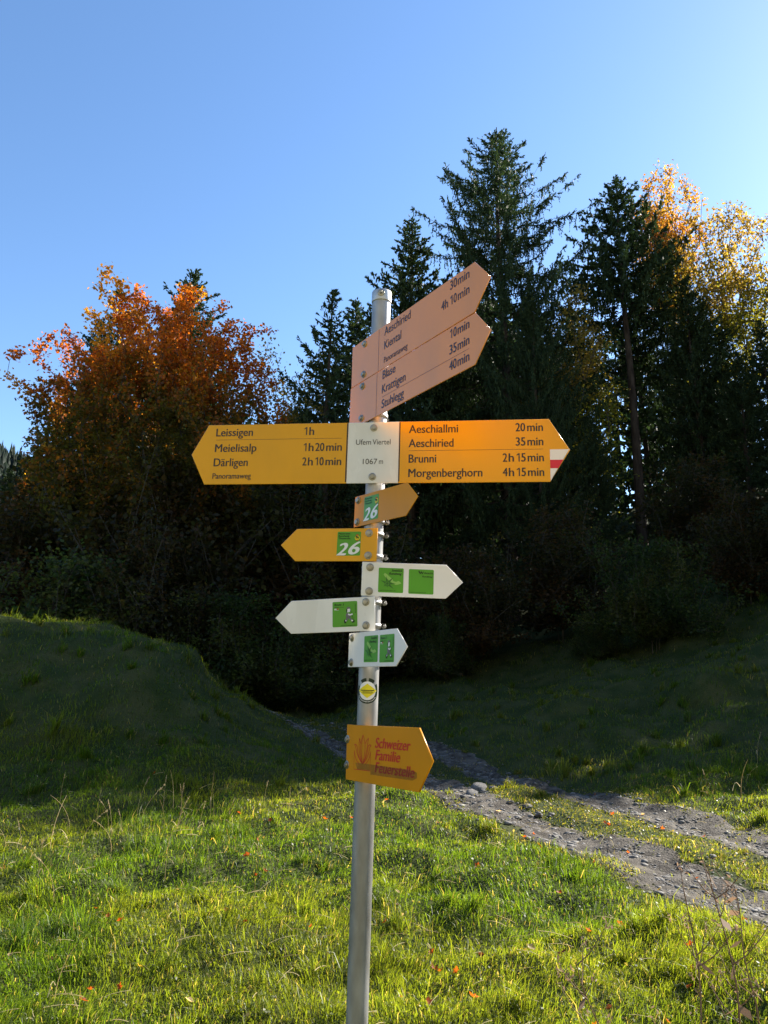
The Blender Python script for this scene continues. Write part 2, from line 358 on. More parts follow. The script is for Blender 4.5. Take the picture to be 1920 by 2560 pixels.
def stroke(geo, pts, w, fr, mi=0, layer=1):
    pts = np.array(pts, float); T = np.gradient(pts, axis=0); T /= np.linalg.norm(T, axis=1)[:, None] + 1e-9
    N = np.stack([-T[:, 1], T[:, 0]], 1) * w / 2; a = pts + N; b = pts - N
    O, u, v, n = fr
    P = np.array([O + u * q[0] + v * q[1] + n * (.0005 * layer) for q in np.vstack([a, b])]); k = len(pts)
    geo.add(to_parent(P), [[i_, i_ + 1, k + i_ + 1, k + i_] for i_ in range(k - 1)], mi)
def ngon(c, r, n=16, ry=None, a0=0): return [(c[0] + r * math.cos(a0 + 2 * math.pi * i_ / n), c[1] + (ry or r) * math.sin(a0 + 2 * math.pi * i_ / n)) for i_ in range(n)]
def curve(*ctrl, n=12):
    """bezier through control list (quadratic or cubic)"""
    t = np.linspace(0, 1, n)[:, None]; c = [np.array(p, float) for p in ctrl]
    if len(c) == 3: P = c[0] * (1 - t) ** 2 + 2 * c[1] * t * (1 - t) + c[2] * t ** 2
    else: P = c[0] * (1 - t) ** 3 + 3 * c[1] * t * (1 - t) ** 2 + 3 * c[2] * t ** 2 * (1 - t) + c[3] * t ** 3
    return [tuple(p) for p in P]

def prism_bevel(uv, fr, t, bev=.0009):
    """plate with the outline uv, front at n=0, thickness t behind, small bevel"""
    O, u, v, n = fr; uv = np.array(uv); c = uv.mean(0)
    def inset(d):
        out = []; k = len(uv); area = sum(uv[i_][0] * uv[(i_ + 1) % k][1] - uv[(i_ + 1) % k][0] * uv[i_][1] for i_ in range(k)); sg = 1 if area > 0 else -1
        for i_ in range(k):
            a, b, e = uv[i_ - 1], uv[i_], uv[(i_ + 1) % k]
            n1 = np.array([-(b - a)[1], (b - a)[0]]) * sg; n1 /= np.linalg.norm(n1); n2 = np.array([-(e - b)[1], (e - b)[0]]) * sg; n2 /= np.linalg.norm(n2)
            m_ = n1 + n2; m_ /= (m_ @ m_) / 2; out.append(b + m_ * d)
        return np.array(out)
    rings = [(inset(bev), 0), (uv, -bev), (uv, -t + bev), (inset(bev), -t)]; k = len(uv)
    V = np.concatenate([[O + u * a + v * b + n * d for a, b in r] for r, d in rings]); F4 = []
    for r in range(3):
        for i_ in range(k): j = (i_ + 1) % k; F4.append([r * k + i_, (r + 1) * k + i_, (r + 1) * k + j, r * k + j])
    return V, F4, [list(range(k)), [3 * k + i_ for i_ in range(k)][::-1]]

def hexbolt(O, n, u, v, r=.0085):
    g = Geo()
    def ring(rad, k, d, a0=0): return np.array([O + n * d + rad * (u * math.cos(a0 + 2 * math.pi * i_ / k) + v * math.sin(a0 + 2 * math.pi * i_ / k)) for i_ in range(k)])
    def lathe(spec, k, a0=0):
        P = np.concatenate([ring(rr, k, d, a0) for rr, d in spec]); F = []
        for q in range(len(spec) - 1):
            for i_ in range(k): j = (i_ + 1) % k; F.append([q * k + i_, q * k + j, (q + 1) * k + j, (q + 1) * k + i_])
        g.add(to_parent(P), F); g.add(to_parent(P[-k:]), [list(range(k))])
    lathe([(.0118, 0), (.0118, .0016), (.0112, .0021), (.007, .0021)], 18)
    lathe([(r, .0021), (r, .0062), (r * .86, .0074)], 6, .3)
    lathe([(r * .5, .0074), (r * .42, .0078)], 10)
    return g
def clamp(s, az_deg, zoff=0):
    """band clamp round the pole with its closing screw"""
    g = Geo(); c = BASE + AX * s
    an = np.linspace(0, 2 * np.pi, 29)[:-1]; e1 = np.array([1, 0, 0.]) - AX * AX[0]; e1 /= np.linalg.norm(e1); e2 = np.cross(AX, e1); ri, ro, hh = PR + .0005, PR + .0028, .0065
    rings = [(ri, -hh), (ro, -hh), (ro, hh), (ri, hh)]
    V = np.concatenate([[c + AX * d + r * (e1 * math.cos(a) + e2 * math.sin(a)) for a in an] for r, d in rings]); k = len(an); F = []
    for q in range(3):
        for i_ in range(k): j = (i_ + 1) % k; F.append([q * k + i_, q * k + j, (q + 1) * k + j, (q + 1) * k + i_])
    g.add(to_parent(V), F)
    a = R_(az_deg); out = e1 * math.cos(a) + e2 * math.sin(a); tan = np.cross(AX, out)
    for dd in (-.006, .006):
        q = c + out * (ro + .006) + tan * dd
        V, F = tube([q - tan * .0025 + out * 0, q + tan * .0025], .0085, 8); g.add(to_parent(V), F)
    V, F = tube([c + out * (ro + .006) - tan * .019, c + out * (ro + .006) + tan * .021], .0032, 8); g.add(to_parent(V), F)
    V, F = tube([c + out * (ro + .006) + tan * .011, c + out * (ro + .006) + tan * .0175], .0068, 6); g.add(to_parent(V), F)
    g.poly(to_parent(V[-6:])); g.poly(to_parent(V[:6]))
    return g

# pole, cap
def lathe_pole(spec, k=40, name='pole', mat=None):
    e1 = np.array([1, 0, 0.]) - AX * AX[0]; e1 /= np.linalg.norm(e1); e2 = np.cross(AX, e1); an = np.linspace(0, 2 * np.pi, k, endpoint=False)
    V = np.concatenate([[BASE + AX * s + r * (e1 * math.cos(a) + e2 * math.sin(a)) for a in an] for r, s in spec]); F = []
    for q in range(len(spec) - 1):
        for i_ in range(k): j = (i_ + 1) % k; F.append([q * k + i_, q * k + j, (q + 1) * k + j, (q + 1) * k + i_])
    return mesh_np(name, to_parent(V), np.array(F), [mat], smooth=True)
link('pole', lathe_pole([(PR, -.95), (PR, 0), (PR, .7), (PR, 1.4), (PR, TOPS - .03)], mat=m_steel), post)
capo = link('pole_cap', lathe_pole([(PR - .001, TOPS - .040), (PR + .0022, TOPS - .040), (PR + .0026, TOPS - .038), (PR + .0026, TOPS - .006), (PR + .0015, TOPS - .002), (PR * .8, TOPS), (.001, TOPS + .001)], name='pole_cap', mat=m_cap), post)
u0_, v0_, n0_ = sframe(-.05, 0, 0)
link('screw', hexbolt(BASE + AX * (TOPS - .018) + n0_ * (PR + .0015), n0_, u0_, v0_, .004).mesh('screw', [m_bolt]), capo)

def build_sign(key, side, mat, label, bolts, t=.003, outline=None):
    s, yaw, tilt, roll, h, L, tip, u0 = SIGNS[key]
    u, v, n = sframe(yaw, tilt, roll); O = BASE + AX * s + n * (PR + .006); fr = (O, u, v, n)
    if side > 0: uv = [(u0, h / 2), (u0 + L, h / 2), (u0 + L + tip, 0), (u0 + L, -h / 2), (u0, -h / 2)][::-1]
    else: uv = [(u0, h / 2), (u0 - L, h / 2), (u0 - L - tip, 0), (u0 - L, -h / 2), (u0, -h / 2)]
    if outline: uv = outline
    V, F4, caps = prism_bevel(uv, fr, t)
    g = Geo(); g.add(to_parent(V), F4)
    for c in caps: g.add(to_parent(V[c]), [list(range(len(c)))])
    o = link('direction_sign', g.mesh('direction_sign', [mat]), post, label=label)
    for bu, bv in bolts:
        link('bolt', hexbolt(O + u * bu + v * bv, n, u, v).mesh('bolt', [m_bolt]), o)
        # bracket block from plate to pole, and the band clamp
        gg = clamp(s + bv * 1.0, BOLT_AZ.get(key, -12))
        q = O + u * bu * .6 + v * bv - n * t; w = .010
        P = [q + u * a_ * .016 + v * b_ * w - n * c_ for c_ in (0, .014) for a_, b_ in ((-1, -1), (1, -1), (1, 1), (-1, 1))]
        gg.add(to_parent(P), [[4, 5, 1, 0], [5, 6, 2, 1], [6, 7, 3, 2], [7, 4, 0, 3], [7, 6, 5, 4]])
        link('clamp', gg.mesh('clamp', [m_steel]), post)
    return o, fr
BOLT_AZ = dict(A=60, B=60, C=20, D=-8, E=-4, F=0, G=-6, H=-5, I=70)
def lettering(o, fr, items, mat=m_blk, off=.0028):
    for it in items:
        g = Geo(); print_text(g, it[0], it[1], it[2], it[3], it[4], fr, off=off)
        link('lettering', g.mesh('lettering', [mat]), o)
def rule(o, fr, a, b, w, mat=m_blk):
    g = Geo(); a = np.array(a); b = np.array(b); d = b - a; d /= np.linalg.norm(d); nn = np.array([-d[1], d[0]]) * w / 2
    uvpoly(g, [a - nn, b - nn, b + nn, a + nn], fr); link('ruled_line', g.mesh('ruled_line', [mat]), o)

o, fr = build_sign('A', 1, m_yelA, 'long sign pointing right for Aeschiried and Kiental, topmost', [(-.037, .0559), (-.037, -.0511)])
lettering(o, fr, [('Aeschiried', .0850, .2290, .0362, .0275), ('Kiental', .0860, .1800, -.0105, .0275), ('Panoramaweg', .0855, .2150, -.0562, .0195),
    ('30', .4223, .4520, .0377, .0268), ('min', .4570, .5055, .0377, .0268), ('4h', .3817, .4120, -.0080, .0268), ('10', .4235, .4510, -.0080, .0268), ('min', .4570, .5055, -.0080, .0268)], off=.0018)
rule(o, fr, (.0523, .0715), (.0523, -.0715), .0014)
o, fr = build_sign('B', 1, m_yelA, 'long sign pointing right for Blase, Krattigen and Stuhlegg', [(-.040, .0570), (-.040, -.0530)])
lettering(o, fr, [('Blase', .0815, .1522, .0392, .0275), ('Krattigen', .0802, .2080, -.0076, .0275), ('Stuhlegg', .0802, .2006, -.0567, .0275),
    ('10', .4215, .4495, .0400, .0268), ('min', .4550, .5032, .0400, .0268), ('35', .4196, .4495, -.0063, .0268), ('min', .4550, .5032, -.0063, .0268), ('40', .4190, .4495, -.0530, .0268), ('min', .4550, .5032, -.0530, .0268)])
rule(o, fr, (.0480, .0715), (.0480, -.0715), .0014); rule(o, fr, (.0808, -.0195), (.5025, -.0195), .0009)

# the wide board: two yellow arrows and the white name plate between them
h = .1992; uL = -.5447; uR = uL + 1.0788
ul_tip = -.5447 - .050
s, yaw, tilt, roll = SIGNS['C'][:4]; u, v, n = sframe(yaw, tilt, roll); OC = BASE + AX * s + n * (PR + .006); frC = (OC, u, v, n)
CS = [('yellow arrow pointing left to Leissigen', m_yel, [(-.0865, h / 2), (uL, h / 2), (ul_tip, 0.0), (uL, -h / 2), (-.0865, -h / 2)], []),
      ('white name plate reading Ufem Viertel 1067 m', m_wht, [(.0755, h / 2), (-.0862, h / 2), (-.0862, -h / 2), (.0755, -h / 2)], [(-.005, .0805), (-.005, -.0790)]),
      ('yellow arrow pointing right to Aeschiallmi with white-red-white tip', m_yel, [(.0758, h / 2), (.0758, -h / 2), (uR, -h / 2), (uR + .0603, 0), (uR, h / 2)], [])]
C_obj = []
for lab, mt, outl, bl in CS:
    oo, fr = build_sign('C', 1, mt, lab, bl, outline=outl); C_obj.append(oo)
lettering(C_obj[0], frC, [('Leissigen', -.5173, -.3962, .0607, .0262), ('1', -.2265, -.2180, .0607, .0262), ('h', -.2110, -.1961, .0607, .0262),
    ('Meielisalp', -.5174, -.3812, .0080, .0262), ('1', -.2260, -.2175, .0070, .0262), ('h', -.2105, -.1955, .0070, .0262), ('20', -.1890, -.1610, .0070, .0262), ('min', -.1540, -.1049, .0070, .0262),
    ('Därligen', -.5177, -.4061, -.0399, .0262), ('2', -.2283, -.2160, -.0402, .0262), ('h', -.2105, -.1955, -.0402, .0262), ('10', -.1870, -.1610, -.0402, .0262), ('min', -.1540, -.1049, -.0402, .0262),
    ('Panoramaweg', -.5183, -.3929, -.0810, .0180)])
rule(C_obj[0], frC, (-.5173, .0483), (-.106, .0483), .0009); rule(C_obj[0], frC, (-.0885, .0975), (-.0885, -.0950), .0040)
rule(C_obj[2], frC, (.0775, .0985), (.0775, -.0950), .0036); rule(C_obj[2], frC, (.1073, .0038), (.5151, .0035), .0009)
lettering(C_obj[1], frC, [('Ufem', -.0600, -.0125, .0255, .0172), ('Viertel', -.0075, .0491, .0255, .0172), ('1067', -.0362, .0090, -.0381, .0172), ('m', .0145, .0271, -.0381, .0172)], off=.0)
lettering(C_obj[2], frC, [('Aeschiallmi', .1062, .2580, .0615, .0262), ('20', .4339, .4620, .0615, .0262), ('min', .4690, .5155, .0615, .0262),
    ('Aeschiried', .1062, .2442, .0152, .0262), ('35', .4341, .4620, .0155, .0262), ('min', .4690, .5155, .0155, .0262),
    ('Brunni', .1072, .1914, -.0350, .0262), ('2', .3942, .4070, -.0352, .0262), ('h', .4120, .4270, -.0352, .0262), ('15', .4365, .4620, -.0352, .0262), ('min', .4690, .5160, -.0352, .0262),
    ('Morgenberghorn', .1071, .3319, -.0810, .0262), ('4', .3937, .4075, -.0812, .0262), ('h', .4120, .4270, -.0812, .0262), ('15', .4365, .4620, -.0812, .0262), ('min', .4690, .5160, -.0812, .0262)])
def tipx(v_): return uR + .0603 * (1 - abs(v_) / (h / 2)) - .0012
g = Geo(); a0 = uR + .0008
uvpoly(g, [(a0, .002), (a0, -.0980), (tipx(-.098), -.098), (tipx(-.002), .002)], frC, 0, 1)
uvpoly(g, [(a0, -.0310), (a0, -.0575), (tipx(-.0575), -.0575), (tipx(-.0310), -.0310)], frC, 1, 2)
link('trail_mark', g.mesh('trail_mark', [m_wp, m_flag]), C_obj[2])

# stickers: unit box (0..1) mapped to a rectangle on the sign
SM = [m_grn, m_dgr, m_lgr, m_dk, m_wp, m_gry, m_redp, m_sy]
class Sticker:
    def __init__(s, fr, u0, u1, v0, v1): s.fr = fr; s.b = (u0, u1, v0, v1); s.g = Geo(); r = .03; s.poly([(r, 0), (1 - r, 0), (1, r), (1, 1 - r), (1 - r, 1), (r, 1), (0, 1 - r), (0, r)], 0, 1)
    def m(s, p): u0, u1, v0, v1 = s.b; return (u0 + (u1 - u0) * p[0], v0 + (v1 - v0) * p[1])
    def poly(s, pts, mi, layer=2): uvpoly(s.g, [s.m(p) for p in pts], s.fr, mi, layer)
    def stroke(s, pts, w, mi, layer=2): stroke(s.g, [s.m(p) for p in pts], w * (s.b[1] - s.b[0]), s.fr, mi, layer)
    def text(s, t, x0, x1, y, cap, mi, off=.0, shear=0.0, layer=3, vert=False):
        if vert:
            a = s.m((y, x0)); b = s.m((y, x1)); print_text(s.g, t, a[1], b[1], a[0], cap * (s.b[1] - s.b[0]), s.fr, mi, off, shear, layer, True)
        else:
            a = s.m((x0, y)); b = s.m((x1, y)); print_text(s.g, t, a[0], b[0], a[1], cap * (s.b[3] - s.b[2]), s.fr, mi, off, shear, layer)
    def done(s, o): return link('sticker', s.g.mesh('sticker', SM), o)
def st26(o, fr, u0, u1, v0, v1):
    s = Sticker(fr, u0, u1, v0, v1)
    s.text('Panorama', .06, .55, .885, .065, 3, .005); s.text('Rundweg', .06, .51, .785, .065, 3, .005); s.text('Thunersee', .06, .56, .685, .065, 3, .005)
    s.poly(ngon((.855, .735), .105, 14), 7, 2)                                             # round crest of the canton: red and yellow with a black bear
    s.poly([(.79, .82), (.92, .84), (.90, .86), (.855, .885), (.81, .86)], 6, 3); s.poly([(.80, .65), (.91, .65), (.88, .615), (.83, .615)], 6, 3)
    s.stroke([(.79, .795), (.85, .775), (.92, .745)], .05, 3, 4); s.stroke([(.81, .79), (.80, .71)], .022, 3, 4); s.stroke([(.85, .77), (.845, .70)], .022, 3, 4); s.stroke([(.90, .755), (.905, .69)], .022, 3, 4)
    s.text('2', .02, .45, .015, .50, 4, .0075, .32); s.text('6', .53, .97, .055, .52, 4, .0075, .30); s.done(o)
def star_lake(s):
    s.poly([(.20, .73), (.25, .79), (.34, .74), (.42, .66), (.50, .60), (.56, .54), (.60, .46), (.52, .42), (.44, .48), (.36, .55), (.26, .63)], 2, 2)
    s.poly([(.48, .46), (.60, .47), (.70, .44), (.80, .48), (.88, .44), (.92, .37), (.86, .36), (.78, .33), (.68, .32), (.60, .37), (.52, .42)], 2, 3)
    c = (.36, .36)
    for a, L in ((100, .30), (48, .36), (2, .34), (-38, .34), (-88, .16), (-140, .18), (155, .30)):
        a = R_(a); d = (math.cos(a), math.sin(a)); s.poly([(c[0] - d[1] * .055, c[1] + d[0] * .055), (c[0] + d[0] * L, c[1] + d[1] * L), (c[0] + d[1] * .055, c[1] - d[0] * .055)], 1, 4)
    s.poly(ngon(c, .105), 1, 5); s.poly(ngon(c, .078), 0, 6); s.poly(ngon(c, .055), 1, 7)
def st_see(o, fr, *b):
    s = Sticker(fr, *b); s.text('Seeblick', .52, .95, .86, .09, 3, .003, .25); s.text('Rundweg', .42, .92, .73, .09, 3, .005, .25); star_lake(s)
    s.text('aeschi-tourismus.ch', .07, .70, .065, .035, 3, .004, .2); s.done(o)
def st_waeschi(o, fr, *b):
    s = Sticker(fr, *b); s.text('W', .42, .60, .80, .115, 3, .006, .2); s.stroke(curve((.42, .93), (.36, .93), (.40, .85), (.46, .86)), .02, 3, 3); s.text('Aeschi', .60, .96, .82, .075, 3, .003, .1); s.text('Rundweg', .54, .95, .68, .065, 3, .004, .2)
    s.text('aeschi-tourismus.ch', .07, .70, .045, .035, 3, .004, .2); s.done(o)
def st_route(o, fr, *b):
    s = Sticker(fr, *b); s.text('Route', .08, .37, .845, .075, 3, .005, .3); s.text('5', .42, .48, .845, .075, 3, .003, .2)
    s.stroke([(.08, .765), (.26, .765)], .02, 3, 3); s.stroke([(.30, .77), (.48, .77)], .008, 3, 3); s.stroke([(.08, .71), (.17, .71)], .035, 4, 3); s.stroke([(.18, .71), (.26, .71)], .03, 6, 3); s.stroke([(.08, .665), (.26, .665)], .01, 4, 3)
    for k in range(7): s.stroke([(.93, .52 + k * .055), (.93, .52 + k * .055 + .038)], .022, 3, 3)
    s.text('www.krattigen.ch', .34, .93, .035, .035, 3, .004, .1)
    # walking figure with a cap, short jacket and a stick
    s.poly([(.60, .57), (.64, .56), (.71, .58), (.73, .66), (.71, .72), (.64, .73), (.60, .68)], 4, 3); s.poly([(.57, .69), (.60, .76), (.67, .785), (.73, .75), (.74, .70), (.66, .71), (.60, .68)], 5, 4)
    s.poly([(.57, .55), (.56, .68), (.61, .69), (.61, .60)], 3, 4)
    s.poly([(.55, .50), (.60, .54), (.69, .52), (.73, .44), (.74, .36), (.65, .34), (.56, .36), (.54, .43)], 5, 3)
    s.stroke([(.64, .49), (.72, .46), (.79, .48)], .05, 4, 5); s.stroke([(.75, .62), (.81, .44), (.86, .25)], .012, 3, 6); s.poly(ngon((.80, .48), .035, 8), 4, 7)
    s.stroke([(.62, .36), (.58, .27), (.52, .22)], .075, 5, 3); s.stroke([(.68, .36), (.76, .28), (.82, .22)], .075, 5, 3); s.stroke([(.56, .25), (.52, .21)], .05, 4, 4); s.stroke([(.78, .26), (.82, .21)], .05, 4, 4)
    s.poly([(.50, .13), (.48, .20), (.48, .28), (.51, .28), (.54, .21), (.57, .15)], 3, 5); s.poly([(.79, .15), (.80, .20), (.90, .245), (.92, .22), (.86, .16)], 3, 5); s.done(o)

o, fr = build_sign('D', 1, m_yel2, 'small yellow arrow pointing right with green 26 sticker', [(-.0375, .0350), (-.0375, -.0345)])
st26(o, fr, -.0040, .0725, -.0375, .0390)
o, fr = build_sign('E', -1, m_yel, 'small yellow arrow pointing left with green 26 sticker', [(-.0036, .0355), (-.0036, -.0335)])
st26(o, fr, -.1050, -.0295, -.0338, .0405)
o, fr = build_sign('F', 1, m_wht, 'white arrow pointing right with two green stickers', [(-.007, .0350), (-.007, -.0370)])
st_see(o, fr, .0196, .0948, -.0390, .0350); st_waeschi(o, fr, .1105, .1856, -.0400, .0342)
o, fr = build_sign('G', -1, m_wht, 'white arrow pointing left with one green sticker', [(0, .0355), (0, -.0340)])
st_route(o, fr, -.1105, -.0282, -.0360, .0400)
o, fr = build_sign('H', 1, m_wht, 'short-looking white arrow turned away with two green stickers', [(-.0455, .0365), (-.0455, -.0364)])
st_see(o, fr, .0336, .1162, -.0377, .0377); st_route(o, fr, .1270, .2085, -.0395, .0369)
o, fr = build_sign('I', 1, m_yel2, 'lowest yellow sign with red flame logo and lettering', [(-.0475, .0357), (-.0475, -.0357)], t=.006)
g = Geo()
for tx, a, b, vv in (('Schweizer', .1155, .2958, .0190), ('Familie', .1170, .2454, -.0124), ('Feuerstelle', .1165, .3146, -.0448)):
    print_text(g, tx, a, b, vv, .0262, fr, 0, .0062, .22)
    l_ = link('lettering', g.mesh('lettering', [m_redp]), o); g = Geo()
S = lambda P, w=.0022: stroke(g, P, w, fr, 0, 1)
S([(-.004, .006), (-.0055, -.045), (.0893, -.044), (.0896, .0074)], .0018)
S([(-.004, .006), (.001, -.010), (.012, -.022), (.026, -.029)]); S([(.0896, .0074), (.085, -.008), (.074, -.020), (.060, -.029)])
S(curve((.045, -.028), (.022, -.016), (.010, .000), (.004, .014))); S(curve((.045, -.028), (.070, -.016), (.080, .000), (.084, .016)))
S(curve((.004, .014), (.000, .021), (-.005, .022)) + curve((-.005, .022), (.006, .026), (.013, .016))); S(curve((.013, .016), (.016, -.006), (.030, -.018), (.043, -.026)))
S(curve((.084, .016), (.088, .022), (.0935, .023)) + curve((.0935, .023), (.082, .029), (.075, .019))); S(curve((.075, .019), (.072, -.004), (.060, -.016), (.046, -.026)))
S(curve((.040, -.024), (.022, .002), (.021, .020), (.0245, .041)) + [(.0245, .041), (.029, .033), (.033, .026)])
S(curve((.050, -.024), (.070, .002), (.070, .022), (.0775, .043)) + [(.0775, .043), (.066, .036), (.059, .027)])
S(curve((.044, -.024), (.028, .004), (.030, .030), (.0455, .051)) ); S(curve((.0455, .051), (.062, .028), (.062, .004), (.047, -.024)))
S(curve((.044, -.024), (.036, .010), (.038, .030), (.0455, .051)), .0014)
link('flame_logo', g.mesh('flame_logo', [m_redp]), o)
g = Geo(); uvpoly(g, [(.006, -.0268), (.0885, -.0262), (.0893, -.0432), (.016, -.0440)], fr, 0, 3); link('tape_strip', g.mesh('tape_strip', [m_tape]), o)
g = Geo(); uvpoly(g, [(.0916, -.0262), (.2963, -.0267), (.3272, -.0312), (.3273, -.0443), (.307, -.0515), (.0928, -.0530)], fr, 0, 3); link('tape_strip', g.mesh('tape_strip', [m_tape]), o)

# round sticker wrapped on the pole
g = Geo(); e1 = np.array([1, 0, 0.]) - AX * AX[0]; e1 /= np.linalg.norm(e1); e2 = np.cross(AX, e1)
def wrap(a, b, lay): th = R_(-90 - 4) + a / PR; return BASE + AX * (.8800 + b) + (PR + .0003 + .0003 * lay) * (e1 * math.cos(th) + e2 * math.sin(th))
def wgrid(fn, nr, nt, lay, mi, r0=0.0, t0=0, t1=2 * math.pi):
    P = [wrap(*fn(r0 + (1 - r0) * i_ / nr, t0 + (t1 - t0) * j / nt), lay) for i_ in range(nr + 1) for j in range(nt + 1)]
    g.add(to_parent(P), [[i_ * (nt + 1) + j, i_ * (nt + 1) + j + 1, (i_ + 1) * (nt + 1) + j + 1, (i_ + 1) * (nt + 1) + j] for i_ in range(nr) for j in range(nt)], mi)
ring_ = lambda R0: (lambda r, t: (R0 * r * math.cos(t), R0 * r * math.sin(t)))
wgrid(ring_(.0365), 3, 40, 0, 3, .72, R_(-205), R_(35)); wgrid(ring_(.0365), 3, 8, 0, 3, .72, R_(96), R_(128)); wgrid(ring_(.0365), 3, 8, 0, 3, .72, R_(52), R_(84))
wgrid(ring_(.0265), 3, 40, 1, 4)
def rh(r, t):
    c, s_ = math.cos(t), math.sin(t); k = 1 / (abs(c) / .030 + abs(s_) / .0205); return (k * r * c, k * r * s_)
wgrid(rh, 4, 40, 2, 7)
for k, (bb, w_) in enumerate(((.0012, .020), (-.0022, .014), (-.0045, .017), (-.007, .013))):
    hh = .0011 if k == 0 else .0005
    P = [wrap(-w_ + 2 * w_ * j / 10, bb + q, 3) for q in (-hh, hh) for j in range(11)]; g.add(to_parent(P), [[j, j + 1, 12 + j, 11 + j] for j in range(10)], 3)
for k in range(16):
    t = R_(-150 + k * 7.5); P = [wrap(rr * math.cos(t + dt), rr * math.sin(t + dt), 1) for rr, dt in ((.0295, -.03), (.0325, -.03), (.0325, .03), (.0295, .03))]; g.add(to_parent(P), [[0, 1, 2, 3]], 4)
link('round_sticker', g.mesh('round_sticker', SM), post)

# ------------------------------------------------------------ spruces
m_bark = noise_mix(new_mat('spruce_bark', (.05, .04, .03), .9, .1), (.025, .018, .014), (.085, .065, .050), 6, 8, .3, .7, .03, 14, (1, 1, .25))
m_bark2 = noise_mix(new_mat('smooth_bark', (.08, .07, .06), .9, .1), (.035, .030, .026), (.10, .09, .075), 4, 8, .3, .7, .02, 12, (1, 1, .3))
m_needle = leaf_mat('spruce_needles', .22, .6, .10, tcol=(1.5, 1.6, 1.0))
m_leaf = leaf_mat('autumn_leaves', .6, .5, .3, tcol=(2.0, 1.85, 1.2))

